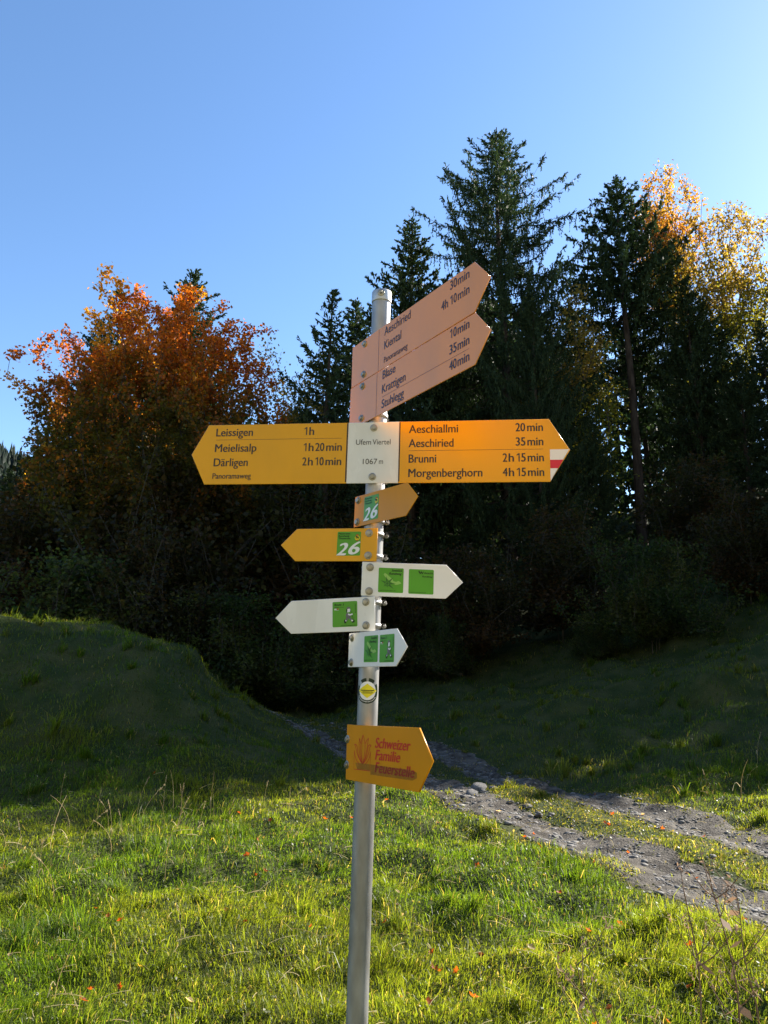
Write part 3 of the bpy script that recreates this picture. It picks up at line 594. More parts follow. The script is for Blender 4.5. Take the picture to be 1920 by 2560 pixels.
def spruce(seed, H, R, bare=.08, weep=.6, dens=1.0, seg=.17, wid=.045, irr=.3, power=.75, whorl=.42, nb=5, shoots=1, up=32, low=-14, trunk_r=None, wood=True, lean=0.0, deadbare=True, gap=0.0, tfull=.33):
    rs = np.random.RandomState(seed); tr = trunk_r or H * .013
    zs = np.linspace(-.8, H, 16); wob = np.stack([.15 * np.sin(zs * .31 + seed) * zs / H + lean * zs, .15 * np.cos(zs * .27 + seed) * zs / H, zs], 1); wob[:, 0] -= wob[:, 0][0]
    tv, tf = tube(wob, tr * (1 - .97 * np.clip(zs / H, 0, 1)) ** .9 + .008, 9)
    gw = Geo(); gw.add(tv, tf)
    def tp(z): return np.array([np.interp(z, zs, wob[:, 0]), np.interp(z, zs, wob[:, 1]), z])
    TB, TD, TL, TG, TC = [], [], [], [], []
    z = H * bare
    if deadbare:
        zz = H * .06
        while zz < H * bare:                                    # dead twiggy branches on the bare part
            a = rs.rand() * 6.283; L = rs.uniform(.5, 1.6) * R / 4; p0 = tp(zz); P = [p0 + np.array([math.cos(a) * L * t, math.sin(a) * L * t, -.25 * L * t * t + .08 * L * t]) for t in (0, .35, .7, 1)]
            V, F = tube(P, np.array([.02, .014, .009, .004]), 3); gw.add(V, F); zz += rs.uniform(.12, .4)
    while z < H * .985:
        t = (H - z) / H; k = max(3, int(nb + rs.randint(-1, 2))); a0 = rs.rand() * 6.283
        for b in range(k):
            if rs.rand() < gap: continue
            a = a0 + 6.283 * b / k + rs.randn() * .25
            L = R * (min(1, t / tfull) ** power * .82 + .18 * t) * (1 + irr * rs.randn() * .6); L = min(max(L, .18), R * 1.35)
            el = R_(up * (1 - t) ** 1.5 + low * t + rs.randn() * 7); zb = z + rs.uniform(-.5, .5) * whorl
            if zb > H * .99: zb = H * .985
            p0 = tp(zb); ss = np.linspace(0, 1, 9); sag = -.16 * L * t * 1.2; curl = .20 * L * min(1, t * 3)
            r = L * ss * math.cos(el); dz = L * ss * math.sin(el) + sag * np.sin(ss * np.pi * .8) * 1.2 + curl * ss ** 3.2
            side = .10 * L * rs.randn() * ss ** 2
            P = p0 + np.stack([math.cos(a) * r - math.sin(a) * side, math.sin(a) * r + math.cos(a) * side, dz], 1)
            if wood: V, F = tube(P[::2], np.linspace(max(.008, tr * .17 * t + .007), .004, 5), 3); gw.add(V, F)
            n = max(5, int(L / .085 * dens)); s0 = .22 * min(1, t * 2.2) if L > 1 else .05
            s = s0 + (1 - s0) * rs.rand(n) ** .85; s[:2] = 1.0
            pos = np.stack([np.interp(s, ss, P[:, q]) for q in range(3)], 1)
            fwd = unit(np.stack([np.interp(np.minimum(s + .06, 1.0), ss, P[:, q]) - np.interp(np.minimum(s + .06, 1.0) - .08, ss, P[:, q]) for q in range(3)], 1))
            sd_ = np.where(rs.rand(n) < .5, 1, -1)[:, None] * np.array([[-math.sin(a), math.cos(a), 0]])
            hang = (rs.rand(n) < weep * min(1, t * 2.2))
            d = unit(fwd * rs.uniform(.5, 1.1, (n, 1)) + sd_ * rs.uniform(.3, .95, (n, 1)) + np.array([[0, 0, -.25]]) * t + rs.randn(n, 3) * .12)
            d[:2] = fwd[:2]
            d = np.where(hang[:, None], unit(np.array([[0, 0, -1.0]]) + sd_ * .25 + rs.randn(n, 3) * .12), d)
            ln = (.13 + .20 * L * (1.05 - s) * rs.uniform(.4, 1.0, n)); ln = np.clip(ln, .12, .75); ln = np.where(hang, np.clip(.15 + .22 * min(L, 3) * np.sin(np.clip(s, .1, .95) * 3.1) * rs.uniform(.3, 1.3, n), .1, 1.3), ln)
            TB.append(pos); TD.append(d); TL.append(ln); TG.append(np.where(hang, 0, .25)); TC.append(np.full(n, t) + .5 * (1 - s))
        z += whorl * rs.uniform(.75, 1.25) * (.75 + .35 * t)
    # leader
    TB.append(np.repeat(tp(H * .97)[None], 10, 0)); TD.append(unit(rs.randn(10, 3) * .22 + np.array([[0, 0, 1.0]]))); TL.append(np.full(10, .5)); TG.append(np.zeros(10)); TC.append(np.zeros(10))
    TB = np.concatenate(TB); TD = np.concatenate(TD); TL = np.concatenate(TL); TG = np.concatenate(TG); TC = np.concatenate(TC)
    ns = np.ceil(TL / seg).astype(int); idx = np.repeat(np.arange(len(TB)), ns); k = np.concatenate([np.arange(q) for q in ns]) + .5
    tt = k / ns[idx] * TL[idx]; D = TD[idx]; C = TB[idx] + D * tt[:, None]; C[:, 2] -= TG[idx] * tt ** 2
    C += rs.randn(len(C), 3) * .015
    dd = unit(D + rs.randn(len(C), 3) * .18); w = unit(np.cross(dd, rs.randn(len(C), 3)))
    taper = (1 - .45 * (k / ns[idx]))[:, None]
    V1, F1 = diamonds(C, dd * seg * .72, w * wid * taper); col = [idx]; Vs = [V1]; Fs = [F1]; n = len(V1)
    for q in range(shoots):
        d2 = unit(dd + w * rs.choice([-1, 1], len(C))[:, None] * .9 + rs.randn(len(C), 3) * .3)
        V2, F2 = diamonds(C + d2 * seg * .4, d2 * seg * .45, unit(np.cross(d2, rs.randn(len(C), 3))) * wid * .55); Vs.append(V2); Fs.append(F2 + n); n += len(V2); col.append(idx)
    ci = np.concatenate(col); base = np.array([.018, .036, .016]); tipc = np.array([.040, .062, .026]); f = np.clip(.25 + .5 * rs.rand(len(ci)) + .2 * (1 - TC[ci]), 0, 1)[:, None]
    c = (base + (tipc - base) * f) * (.7 + .6 * rs.rand(len(ci)))[:, None]; c = np.where(rs.rand(len(ci), 1) < .04, c * 1.4 + np.array([.03, .02, .0]), c)
    return gw, np.concatenate(Vs), np.concatenate(Fs), np.repeat(c, 4, 0)

def spruce_obj(label, loc, rotz=0.0, **kw):
    gw, V, F, C = spruce(**kw)
    r = link('spruce_tree', None, loc=loc, rotz=rotz, label=label, category='spruce', group='spruces along the forest edge')
    link('trunk', gw.mesh('trunk', [m_bark], smooth=True), r); link('crown', mesh_np('crown', V, F, [m_needle], col=C), r)
    return r
def gz(x, y): return float(ground(np.array([x]), np.array([y]), False)[0])
def at(X, Y, y):
    """world x, z of the point seen at (X, Y) of the photo (1659 wide) at distance y -- used once to lay the plan out"""
    a = (X - 829.5) / 1597; b = (1106 - Y) / 1597; c, s_ = math.cos(R_(12)), math.sin(R_(12))
    dy = c - b * s_; dz = s_ + b * c; return a / dy * y, 1.6 + dz / dy * y
def place(X, Ytop, y):
    x, zt = at(X, Ytop, y); z0 = gz(x, y); return (x, y, z0), zt - z0

L, H = place(1072, 272, 33)
S1 = spruce_obj('tallest dark spruce with wide drooping boughs, right behind the pink signs', L, seed=5, H=H, R=4.3, bare=.16, weep=.72, dens=1.8, irr=.40, power=.85, whorl=.44, nb=6, shoots=1, seg=.14, up=26, low=-4, gap=.07, wid=.042, tfull=.30)
L, H = place(884, 470, 34)
S2 = spruce_obj('medium spruce with pointed top just left of the tallest spruce', L, seed=8, H=H, R=3.3, bare=.08, weep=.45, dens=1.5, irr=.35, whorl=.42, nb=6, wid=.065, tfull=.4)
L, H = place(1330, 380, 35)
S3 = spruce_obj('spruce with bare straight trunk beneath its dark top, right of the tallest', L, seed=13, H=H, R=3.5, bare=.58, weep=.5, dens=1.6, irr=.35, power=.8, whorl=.42, nb=6, wid=.065, gap=.04)
L, H = place(712, 622, 29)
S4 = spruce_obj('slim sparse spruce with thin top, left of the post', L, seed=21, H=H, R=3.0, bare=.06, weep=.35, dens=1.1, irr=.4, power=.9, whorl=.42, wid=.055, up=40, tfull=.5)
def sp(src, X, Yt, y, label, rot, fat=1.0):
    L, H = place(X, Yt, y); h0 = src[1]; k = H / h0; return copy_tree(src[0], L, rot, (k * fat, k * fat, k), label)
_, h1 = place(1072, 272, 33); _, h2 = place(884, 470, 34); _, h3 = place(1330, 380, 35); _, h4 = place(712, 622, 29)
A1, A2, A3, A4 = (S1, h1), (S2, h2), (S3, h3), (S4, h4)
sp(A2, 425, 580, 40, 'spruce whose blue-green tip rises behind the orange tree', 2.0, 1.0)
sp(A4, 385, 640, 40, 'thin spruce tip left of the one behind the orange tree', .7)
sp(A4, 268, 628, 37, 'small spruce tip showing over the left shoulder of the orange tree', 3.0)
sp(A2, 222, 690, 36, 'spruce tip low on the left shoulder of the orange tree', 4.0)
sp(A2, 765, 648, 38, 'shorter spruce with drooping side boughs right behind the pole cap', 5.1, 1.1)
sp(A1, 1435, 480, 38, 'broad dark spruce between the bare trunk and the yellow trees', 1.2, .6)
sp(A3, 1235, 660, 42, 'spruce standing back between the two tallest spruces', 2.4)
sp(A2, 1480, 600, 34, 'dark spruce in front of the yellow trees', 1.1, 1.0)
sp(A2, 1640, 690, 33, 'dark spruce at the right edge of the picture', 3.3, 1.0)
sp(A1, 960, 600, 36, 'spruce filling the gap between the medium and the tallest spruce', 3.9, .7)
sp(A1, 1150, 640, 30, 'low boughed spruce in front of the tallest spruce', 5.0, .8)
sp(A1, 1280, 900, 31, 'low boughed spruce in front of the bare trunk', .4, .8)
sp(A2, 640, 880, 33, 'low spruce right of the orange tree', 2.2, 1.4)
sp(A2, 90, 960, 36, 'low dark spruce at the left end of the forest edge', 1.7, 1.3)
sp(A2, 20, 1010, 40, 'leftmost dark spruce of the forest edge', .2, 1.3)

# trees beyond the right edge of the picture: the forest edge goes on and shades the banks
for k, (x, y, H, lab) in enumerate([(26.5, 35, 21, 'tall spruce right of the picture, nearest the yellow maple'), (24.6, 31.5, 18.5, 'tall spruce right of the picture at the corner of the forest'), (31, 37.5, 24, 'tall spruce right of the picture in the second row'), (36, 41, 26, 'spruce right of the picture on the highest ground')]):
    r_ = H / (h1 if k % 2 else h2); copy_tree((S1 if k % 2 else S2), (x, y, gz(x, y)), k * 1.3, (r_ * (1 if k % 2 else 1.35), r_ * (1 if k % 2 else 1.35), r_), lab)
for k, (x, y, H, lab) in enumerate([(13.6, 18.6, 3.0, 'young spruce on the right bank, the one closest to the forest'), (15.6, 18.0, 4.6, 'young spruce on the right bank, second from the forest'), (16.4, 16.0, 5.4, 'young spruce on the right bank, nearest the track'), (18.5, 19.5, 5.5, 'third row young spruce on the right bank'), (13.2, 21.5, 5.5, 'young spruce on the right bank by the bushes'), (18.3, 25.2, 8.5, 'young spruce on the right bank before the tall ones'), (20, 22.5, 6.5, 'young spruce behind the young ones')]):
    r_ = H / h2; copy_tree(S2, (x, y, gz(x, y)), k * 1.1, (r_ * 2.0, r_ * 2.0, r_), lab, 'young spruces on the right bank')

sp(A2, 1515, 640, 35, 'dark spruce standing before the half bare maple', 2.7, 1.2)
sp(A2, 1590, 760, 32, 'low dark spruce under the half bare maple', 4.4, 1.3)
sp(A3, 1370, 640, 40, 'spruce behind the bare trunk', 5.4, 1.1)
# ------------------------------------------------------------ broadleaved trees
def broadleaf(seed, H, rx, ry, zc, rz, nterm, nleaf, leaf, spread, colf, trunks=1, trunk_h=.25, r0=.028, lobe=.22, flat=.6, stems=None, shell=.45, extra=0):
    rs = np.random.RandomState(seed)
    # attraction points inside a lobed crown
    d = unit(rs.randn(nterm * 3, 3)); d = d / (np.abs(d) ** 3.0).sum(1, keepdims=True) ** (1 / 3.0); az = np.arctan2(d[:, 1], d[:, 0]); lob = 1 + lobe * (np.sin(az * 3 + seed) * .5 + np.sin(az * 5 + d[:, 2] * 6 + seed) * .5 + rs.randn(len(d)) * .22)
    rr = (shell + (1 - shell) * rs.rand(len(d)) ** .7) * lob
    P = d * rr[:, None] * np.array([rx, ry, rz]) + np.array([0, 0, zc]); P = P[P[:, 2] > .12 * H][:nterm]
    if extra:
        a = rs.rand(extra) * 6.28; P2 = np.stack([np.cos(a) * rx * rs.uniform(.1, .5, extra), np.sin(a) * ry * .3, zc + rz * rs.uniform(.9, 1.18, extra)], 1); P = np.concatenate([P, P2])
    nodes = []; par = []
    for q in range(trunks):
        a = q * 6.283 / trunks + .6; k = 7; last = -1
        for j in range(k + 1):
            t = j / k; z = t * H * (trunk_h + .35); off = .12 * rx * t * t * (trunks > 1) * 2.2
            nodes.append([math.cos(a) * (off + .15 * (trunks > 1)) + .1 * math.sin(z), math.sin(a) * off, z - .4 * (j == 0)]); par.append(last); last = len(nodes) - 1
    order = np.argsort(np.linalg.norm((P - np.array([0, 0, H * trunk_h])) * [1, 1, .7], axis=1)); nodes = [np.array(n_, float) for n_ in nodes]
    N = np.zeros((len(nodes) + 4 * len(P) + 8, 3)); cnt = len(nodes); N[:cnt] = nodes; par = par + [0] * (len(N) - len(par)); term = []
    for qi in order:
        p = P[qi]; dv = p - N[:cnt]; dist = np.linalg.norm(dv, axis=1); cost = dist + np.clip(-dv[:, 2], -1, 10) * 1.3 + (N[:cnt, 2] < H * trunk_h * .75) * 50
        j = int(np.argmin(cost)); a = N[j]; L = dist[j]; steps = min(4, max(1, int(L / .8))); last = j
        for k in range(1, steps + 1):
            t = k / steps; m_ = a + (p - a) * t; m_[2] += .10 * L * math.sin(t * 3.14) * -.6; m_ += rs.randn(3) * .05 * L * (t < 1)
            N[cnt] = m_; par[cnt] = last; last = cnt; cnt += 1
        term.append(last)
    N = N[:cnt]; par = np.array(par[:cnt]); w = np.zeros(cnt); w[term] = 1
    for k in range(cnt - 1, -1, -1):
        if par[k] >= 0: w[par[k]] += w[k]
    rad = np.maximum(.006, r0 * np.sqrt(w / max(1, len(term))) * H / 3 + .004)
    g = Geo(); e = np.where(par >= 0)[0]; a = N[par[e]]; b = N[e]; T = unit(b - a); A = unit(np.cross(T, np.array([[.3, .9, .1]]))); B = np.cross(T, A)
    ra = np.minimum(rad[par[e]], rad[e] * 1.5); rb = rad[e]; n = 5; an = np.arange(n) * 6.2832 / n
    r1 = a[:, None] + ra[:, None, None] * (A[:, None] * np.cos(an)[None, :, None] + B[:, None] * np.sin(an)[None, :, None]); r2 = b[:, None] + rb[:, None, None] * (A[:, None] * np.cos(an)[None, :, None] + B[:, None] * np.sin(an)[None, :, None])
    V = np.concatenate([r1, r2], 1).reshape(-1, 3); i0 = np.arange(len(e))[:, None] * 2 * n; F = np.concatenate([np.stack([i0[:, 0] + j, i0[:, 0] + (j + 1) % n, i0[:, 0] + n + (j + 1) % n, i0[:, 0] + n + j], 1) for j in range(n)])
    g.add(V, F)
    # leaves
    tp_ = N[term]; ti = rs.randint(0, len(tp_), nleaf); pr_ = N[par[term]][ti]; t = rs.rand(nleaf) ** .6
    C = pr_ + (tp_[ti] - pr_) * t[:, None] + rs.randn(nleaf, 3) * spread * np.array([1, 1, flat]); nrm = unit(rs.randn(nleaf, 3) + np.array([[0, 0, .8]])); d1 = unit(np.cross(nrm, rs.randn(nleaf, 3))); d2 = np.cross(nrm, d1)
    s = leaf * rs.uniform(.6, 1.25, (nleaf, 1)); V, F = diamonds(C, d1 * s, d2 * s * .72)
    q = (C - np.array([0, 0, zc])) / np.array([rx, ry, rz]); c = colf(q, rs, tp_[ti]); 
    return g, V, F, np.repeat(c, 4, 0)
def tree_obj(name, label, cat, loc, rotz=0.0, group=None, **kw):
    g, V, F, C = broadleaf(**kw); r = link(name, None, loc=loc, rotz=rotz, label=label, category=cat, group=group)
    link('trunk', g.mesh('trunk', [m_bark2], smooth=True), r); link('crown', mesh_np('crown', V, F, [m_leaf], col=C), r); return r
def mixc(a, b, t): return np.array(a) + (np.array(b) - np.array(a)) * np.clip(t, 0, 1)[:, None]
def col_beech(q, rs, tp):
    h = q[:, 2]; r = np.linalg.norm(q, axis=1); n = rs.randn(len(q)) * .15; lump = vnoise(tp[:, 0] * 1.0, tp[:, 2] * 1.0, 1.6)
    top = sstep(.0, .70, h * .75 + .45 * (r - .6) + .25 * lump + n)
    c = mixc((.085, .080, .012), (.38, .105, .010), top); c = np.where((lump[:, None] > .35) & (h[:, None] > 0), mixc(c, (.50, .27, .02), np.full(len(q), .7)), c)  # orange is leaf colour; the olive is darkened to carry the crown's shade
    c = np.where(h[:, None] < -.35, mixc(c, (.075, .05, .015), sstep(-.3, -.6, h)), c); return c * (.6 + .7 * rs.rand(len(q)))[:, None]  # lowest leaves turned dark brown, shade under the crown put into their colour
def col_yellow(q, rs, tp):
    h = q[:, 2]; n = rs.randn(len(q)) * .2; lump = vnoise(tp[:, 0], tp[:, 2], 1.2); t = sstep(-.4, .8, h + .4 * lump + n)
    return mixc((.17, .17, .018), (.27, .18, .035), t) * (.6 + .7 * rs.rand(len(q)))[:, None]
def col_orange(q, rs, tp):
    n = rs.randn(len(q)) * .2; lump = vnoise(tp[:, 0] + 5, tp[:, 2], 1.0); return mixc((.34, .22, .025), (.34, .14, .02), sstep(-.6, .7, lump + n)) * (.65 + .6 * rs.rand(len(q)))[:, None]
def col_green(q, rs, tp):
    lump = vnoise(tp[:, 0] + 5, tp[:, 2] + 3, 1.0) + rs.randn(len(q)) * .3; return mixc((.035, .06, .014), (.075, .085, .02), sstep(-.4, .7, lump)) * (.5 + .9 * rs.rand(len(q)))[:, None]
def col_dark(q, rs, tp):
    lump = vnoise(tp[:, 0] + 5, tp[:, 2] + 3, 1.0) + rs.randn(len(q)) * .3; return mixc((.035, .036, .010), (.075, .040, .014), sstep(-.4, .7, lump)) * (.55 + .8 * rs.rand(len(q)))[:, None]

x, zt = at(356, 700, 27); z0 = gz(x, 27)
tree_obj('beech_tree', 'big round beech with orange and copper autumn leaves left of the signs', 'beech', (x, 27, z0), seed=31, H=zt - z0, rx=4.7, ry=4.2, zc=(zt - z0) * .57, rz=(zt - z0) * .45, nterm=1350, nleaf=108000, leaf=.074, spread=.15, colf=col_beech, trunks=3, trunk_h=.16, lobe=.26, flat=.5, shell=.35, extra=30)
x, zt = at(1428, 405, 38); z0 = gz(x, 38); H_ = zt - z0
tree_obj('maple_tree', 'slender maple with bright orange-yellow crown right of the spruces', 'maple', (x, 38, z0), seed=41, H=H_, rx=1.8, ry=1.9, zc=H_ * .80, rz=H_ * .23, nterm=320, nleaf=9500, leaf=.085, spread=.2, colf=col_orange, trunk_h=.5, r0=.018, shell=.2, extra=12)
x, zt = at(1562, 462, 36); z0 = gz(x, 36); H_ = zt - z0
tree_obj('maple_tree', 'half bare maple with yellow leaves at the right edge of the forest', 'maple', (x, 36, z0), seed=43, H=H_, rx=3.1, ry=2.6, zc=H_ * .66, rz=H_ * .33, nterm=650, nleaf=14000, leaf=.09, spread=.18, colf=col_yellow, trunks=2, trunk_h=.4, r0=.022, shell=.15, extra=25)
L, H = place(640, 760, 31)
T5 = tree_obj('young_tree', 'thin yellowing tree between the orange beech and the slim spruce', 'young tree', L, seed=47, H=H, rx=2.0, ry=1.8, zc=H * .62, rz=H * .36, nterm=300, nleaf=14000, leaf=.07, spread=.25, colf=col_yellow, trunk_h=.3, r0=.018, shell=.2)
L, H = place(1240, 880, 34)
copy_tree(T5, L, 1.0, (1.2, 1.2, H / 9), 'yellow leaved tree shining through beneath the spruce with the bare trunk')
# bushes of the forest edge
gB = broadleaf(61, 4.2, 2.4, 2.0, 2.0, 2.2, 300, 17000, .06, .20, col_green, trunks=3, trunk_h=.1, r0=.02, shell=.3, lobe=.5, extra=25)
gC = broadleaf(62, 5.5, 2.3, 2.0, 2.9, 2.7, 260, 14000, .07, .22, col_dark, trunks=2, trunk_h=.15, r0=.02, shell=.25, lobe=.5, extra=25)
def bush(g, label, X, Ytop, y, rot, base_h, fat=1.0, first=[None, None]):
    k = 0 if g is gB else 1; L, H = place(X, Ytop, y); s_ = H / base_h
    if first[k] is None:
        r = link('bush', None, loc=L, rotz=rot, label=label, category='bush', group='bushes along the forest edge'); r.scale = (s_ * fat, s_ * fat, s_)
        link('stems', g[0].mesh('stems', [m_bark2]), r); link('foliage', mesh_np('foliage', g[1], g[2], [m_leaf], col=g[3]), r); first[k] = r; return r
    return copy_tree(first[k], L, rot, (s_ * fat, s_ * fat, s_), label)
BU = [(gB, 'rounded bush with green leaves above the right bank', 1400, 1180, 22, 0., 1.0), (gC, 'tall bush behind the right bank at the picture edge', 1600, 1080, 23, 1., 1.2),
      (gC, 'dark bush under the orange beech', 330, 1180, 22, 2., 1.1), (gB, 'dark bush left below the lower signs', 520, 1300, 22, 3., 1.2), (gB, 'low brown bush behind the left mound', 190, 1230, 21, 4., 1.2),
      (gC, 'bush at the far left above the mound', 60, 1120, 24, 5., 1.2), (gC, 'dark bush right of the post under the spruces', 1010, 1200, 25, 2.5, 1.2), (gB, 'low bush beside the white arrows', 950, 1340, 24, 1.4, 1.0),
      (gC, 'dark bush behind the pole', 780, 1150, 26, .4, 1.3), (gC, 'dark bush between the pole and the right bank', 1200, 1120, 26, 1.9, 1.3), (gB, 'low bush on top of the right bank', 1290, 1330, 23, 2.9, 1.1),
      (gB, 'low bush behind the end of the track', 660, 1380, 24, 4.9, 1.2), (gC, 'tall dark bush beneath the left spruces', 600, 1060, 27, 3.6, 1.2), (gC, 'tall bush under the yellow maple', 1500, 1010, 28, 5.6, 1.3), (gC, 'dark bush under the left shoulder of the beech', 130, 1060, 27, .9, 1.3), (gC, 'bush in the dark under the beech trunk', 420, 1040, 25, 1.3, 1.1)]
for g_, lab, X_, Y_, y_, rt_, ft_ in BU: bush(g_, lab, X_, Y_, y_, rt_, 4.2 if g_ is gB else 5.6, ft_)

# the wood behind: reads as one dark mass
FV, FF, FC, WV, WF = [], [], [], [], []; nf = nw = 0; rs = np.random.RandomState(77); protos = [spruce(200 + k, 16, 3.2, bare=.03, weep=.4, dens=.42, seg=.36, wid=.22, irr=.3, whorl=.75, nb=6, shoots=0, wood=False, deadbare=False) for k in range(3)]
spots = []
for k in range(3000):
    y = 37 + 36 * rs.rand() ** 1.4; x = rs.uniform(-.68, .8) * y
    if min([math.hypot(x - a, y - b) for a, b in spots] + [9]) < 3.0: continue
    X_ = 829.5 + 1597 * x / y
    if len(spots) > 68: break
    spots.append((x, y))
for x, y in spots:
    Xp = x / y; lim = np.interp(Xp, [-.7, -.52, -.45, -.3, -.1, 0, .06, .12, .20, .26, .31, .37, .42, .50, .9], [.24, .27, .33, .38, .33, .36, .44, .56, .52, .42, .50, .52, .46, .40, .5])
    gw, V, F, C = protos[rs.randint(3)]; Ht = max(6., lim * y * rs.uniform(.82, 1.0) + 1.6 - gz(x, y)); k = Ht / 16; a = rs.rand() * 6.28; ca, sa = math.cos(a), math.sin(a)
    M = np.array([[ca * k * 1.15, -sa * k * 1.15, 0], [sa * k * 1.15, ca * k * 1.15, 0], [0, 0, k]]); o_ = np.array([x, y, gz(x, y)])
    FV.append(V @ M.T + o_); FF.append(F + nf); nf += len(V); FC.append(C * rs.uniform(.7, 1.0)); g0 = np.concatenate(gw.V); f0 = np.concatenate(gw.F[4]); WV.append(g0 @ M.T + o_); WF.append(f0 + nw); nw += len(g0)
nv = sum(len(v) for v in FV); W_ = np.concatenate(WV)
me = mesh_np('dark_wood', np.concatenate(FV + [W_]), np.concatenate(FF + [np.concatenate(WF) + nf]), [m_needle], col=np.concatenate(FC + [np.tile(np.array([[.03, .024, .018]]), (len(W_), 1))]))
link('dark_wood', me, kind='stuff', label='dark spruce wood filling the space behind the forest edge', category='wood')
# far wooded hill on the left
HV, HF, HC = [], [], []; n = 0; rs = np.random.RandomState(5)
for k in range(1900):
    x = rs.uniform(-150, -45); y = rs.uniform(105, 185); 
    if rs.rand() > .9: continue
    z = gz(x, y); h_ = rs.uniform(5, 8.5); r_ = h_ * rs.uniform(.17, .25); m_ = 5
    for t in range(m_):
        zz0 = z + h_ * t / m_ * .85; zz1 = zz0 + h_ * (.34 if t < m_ - 1 else .30); rr_ = r_ * (1 - t / m_ * .88) * rs.uniform(.75, 1.2); a = rs.rand() * 6.28; an = a + np.arange(6) * 1.0472
        ring = np.stack([x + rr_ * np.cos(an) * rs.uniform(.45, 1.35, 6), y + rr_ * np.sin(an), np.full(6, zz0) + rs.uniform(-1.1, .5, 6)], 1); HV.append(np.vstack([ring, [[x, y, zz1]]])); HF.append(np.array([[j, (j + 1) % 6, 6] for j in range(6)]) + n); n += 7
    HC.append(np.tile(np.array([[.012, .020, .012]]) * rs.uniform(.6, 1.3), (7 * m_, 1)))
link('far_wood', mesh_np('far_wood', np.concatenate(HV), np.concatenate(HF), [m_needle], col=np.concatenate(HC)), kind='stuff', label='distant dark spruce wood on the hillside at the left edge', category='wood')

# ------------------------------------------------------------ stones of the track
def stone_geo(rs, sx, sy, sz, sub=1):
    """angular stone: jittered cut box hull"""
    t = (1 + 5 ** .5) / 2
    v = unit(np.array([[-1, t, 0], [1, t, 0], [-1, -t, 0], [1, -t, 0], [0, -1, t], [0, 1, t], [0, -1, -t], [0, 1, -t], [t, 0, -1], [t, 0, 1], [-t, 0, -1], [-t, 0, 1]], float))
    f = np.array([[0, 11, 5], [0, 5, 1], [0, 1, 7], [0, 7, 10], [0, 10, 11], [1, 5, 9], [5, 11, 4], [11, 10, 2], [10, 7, 6], [7, 1, 8], [3, 9, 4], [3, 4, 2], [3, 2, 6], [3, 6, 8], [3, 8, 9], [4, 9, 5], [2, 4, 11], [6, 2, 10], [8, 6, 7], [9, 8, 1]])
    for _ in range(sub):
        e = {}; vl = list(v); nf_ = []
        def mid(a, b):
            k = (min(a, b), max(a, b))
            if k not in e: e[k] = len(vl); vl.append(unit(vl[a] + vl[b]))
            return e[k]
        for a, b, c in f: ab, bc, ca = mid(a, b), mid(b, c), mid(c, a); nf_ += [[a, ab, ca], [b, bc, ab], [c, ca, bc], [ab, bc, ca]]
        v = np.array(vl); f = np.array(nf_)
    for _ in range(5):                                           # planar cuts
        n_ = unit(rs.randn(3)); d_ = rs.uniform(.55, .85); k = v @ n_; v = np.where((k > d_)[:, None], v - n_ * (k - d_)[:, None], v)
    return v * (1 + rs.randn(len(v), 1) * .04) * np.array([sx, sy, sz]), f
m_stone = noise_mix(new_mat('limestone', (.2, .2, .19), .75, .3), (.045, .042, .038), (.21, .20, .185), 9, 8, .3, .7, .004, 60)
rs = np.random.RandomState(3)
base_st = [stone_geo(rs, 1, .8, .5, 0) for _ in range(8)]
N = 13000; d = 4.2 * (20 / 4.2) ** rs.rand(N); sd_ = rs.rand(N) < .58; p = np.where(sd_, -.76 + rs.randn(N) * .22, .74 + rs.randn(N) * .20); y = d; sl = (xc(y + .4) - xc(y - .4)) / .8; nn_ = np.sqrt(1 + sl * sl); x = xc(y) + p / nn_; y = y - p * sl / nn_
size = (.006 + .014 * rs.rand(N) ** 2 + .022 * (rs.rand(N) > .95)) * (.85 + d / 14); ok = np.abs(x / y) < .75; x, y, size = x[ok], y[ok], size[ok]
z = ground(x, y) + .008; Vs, Fs, Cs = [], [], []; n = 0
for b in range(8):
    m_ = np.arange(len(x)) % 8 == b; k = m_.sum(); a = rs.rand(k) * 6.28; v, f = base_st[b]; ca, sa = np.cos(a), np.sin(a)
    vx = v[None, :, 0] * ca[:, None] - v[None, :, 1] * sa[:, None]; vy = v[None, :, 0] * sa[:, None] + v[None, :, 1] * ca[:, None]
    V = np.stack([vx * size[m_][:, None] + x[m_][:, None], vy * size[m_][:, None] + y[m_][:, None], v[None, :, 2] * size[m_][:, None] * rs.uniform(.45, 1.0, (k, 1)) + z[m_][:, None]], -1)
    Vs.append(V.reshape(-1, 3)); Fs.append((f[None] + np.arange(k)[:, None, None] * len(v)).reshape(-1, 3) + n); n += k * len(v)
link('gravel', mesh_np('gravel', np.concatenate(Vs), np.concatenate(Fs), [m_stone]), kind='stuff', label='loose grey gravel in the two ruts', category='gravel')
def onpath_xy(p, y): sl = float((xc(y + .4) - xc(y - .4)) / .8); n_ = math.sqrt(1 + sl * sl); return float(xc(y)) + p / n_, y - p * sl / n_
stones = [stone_geo(np.random.RandomState(70 + k), 1, .75, .5, 1) for k in range(5)]; st_me = [mesh_np('rock', v, f, [m_stone]) for v, f in stones]
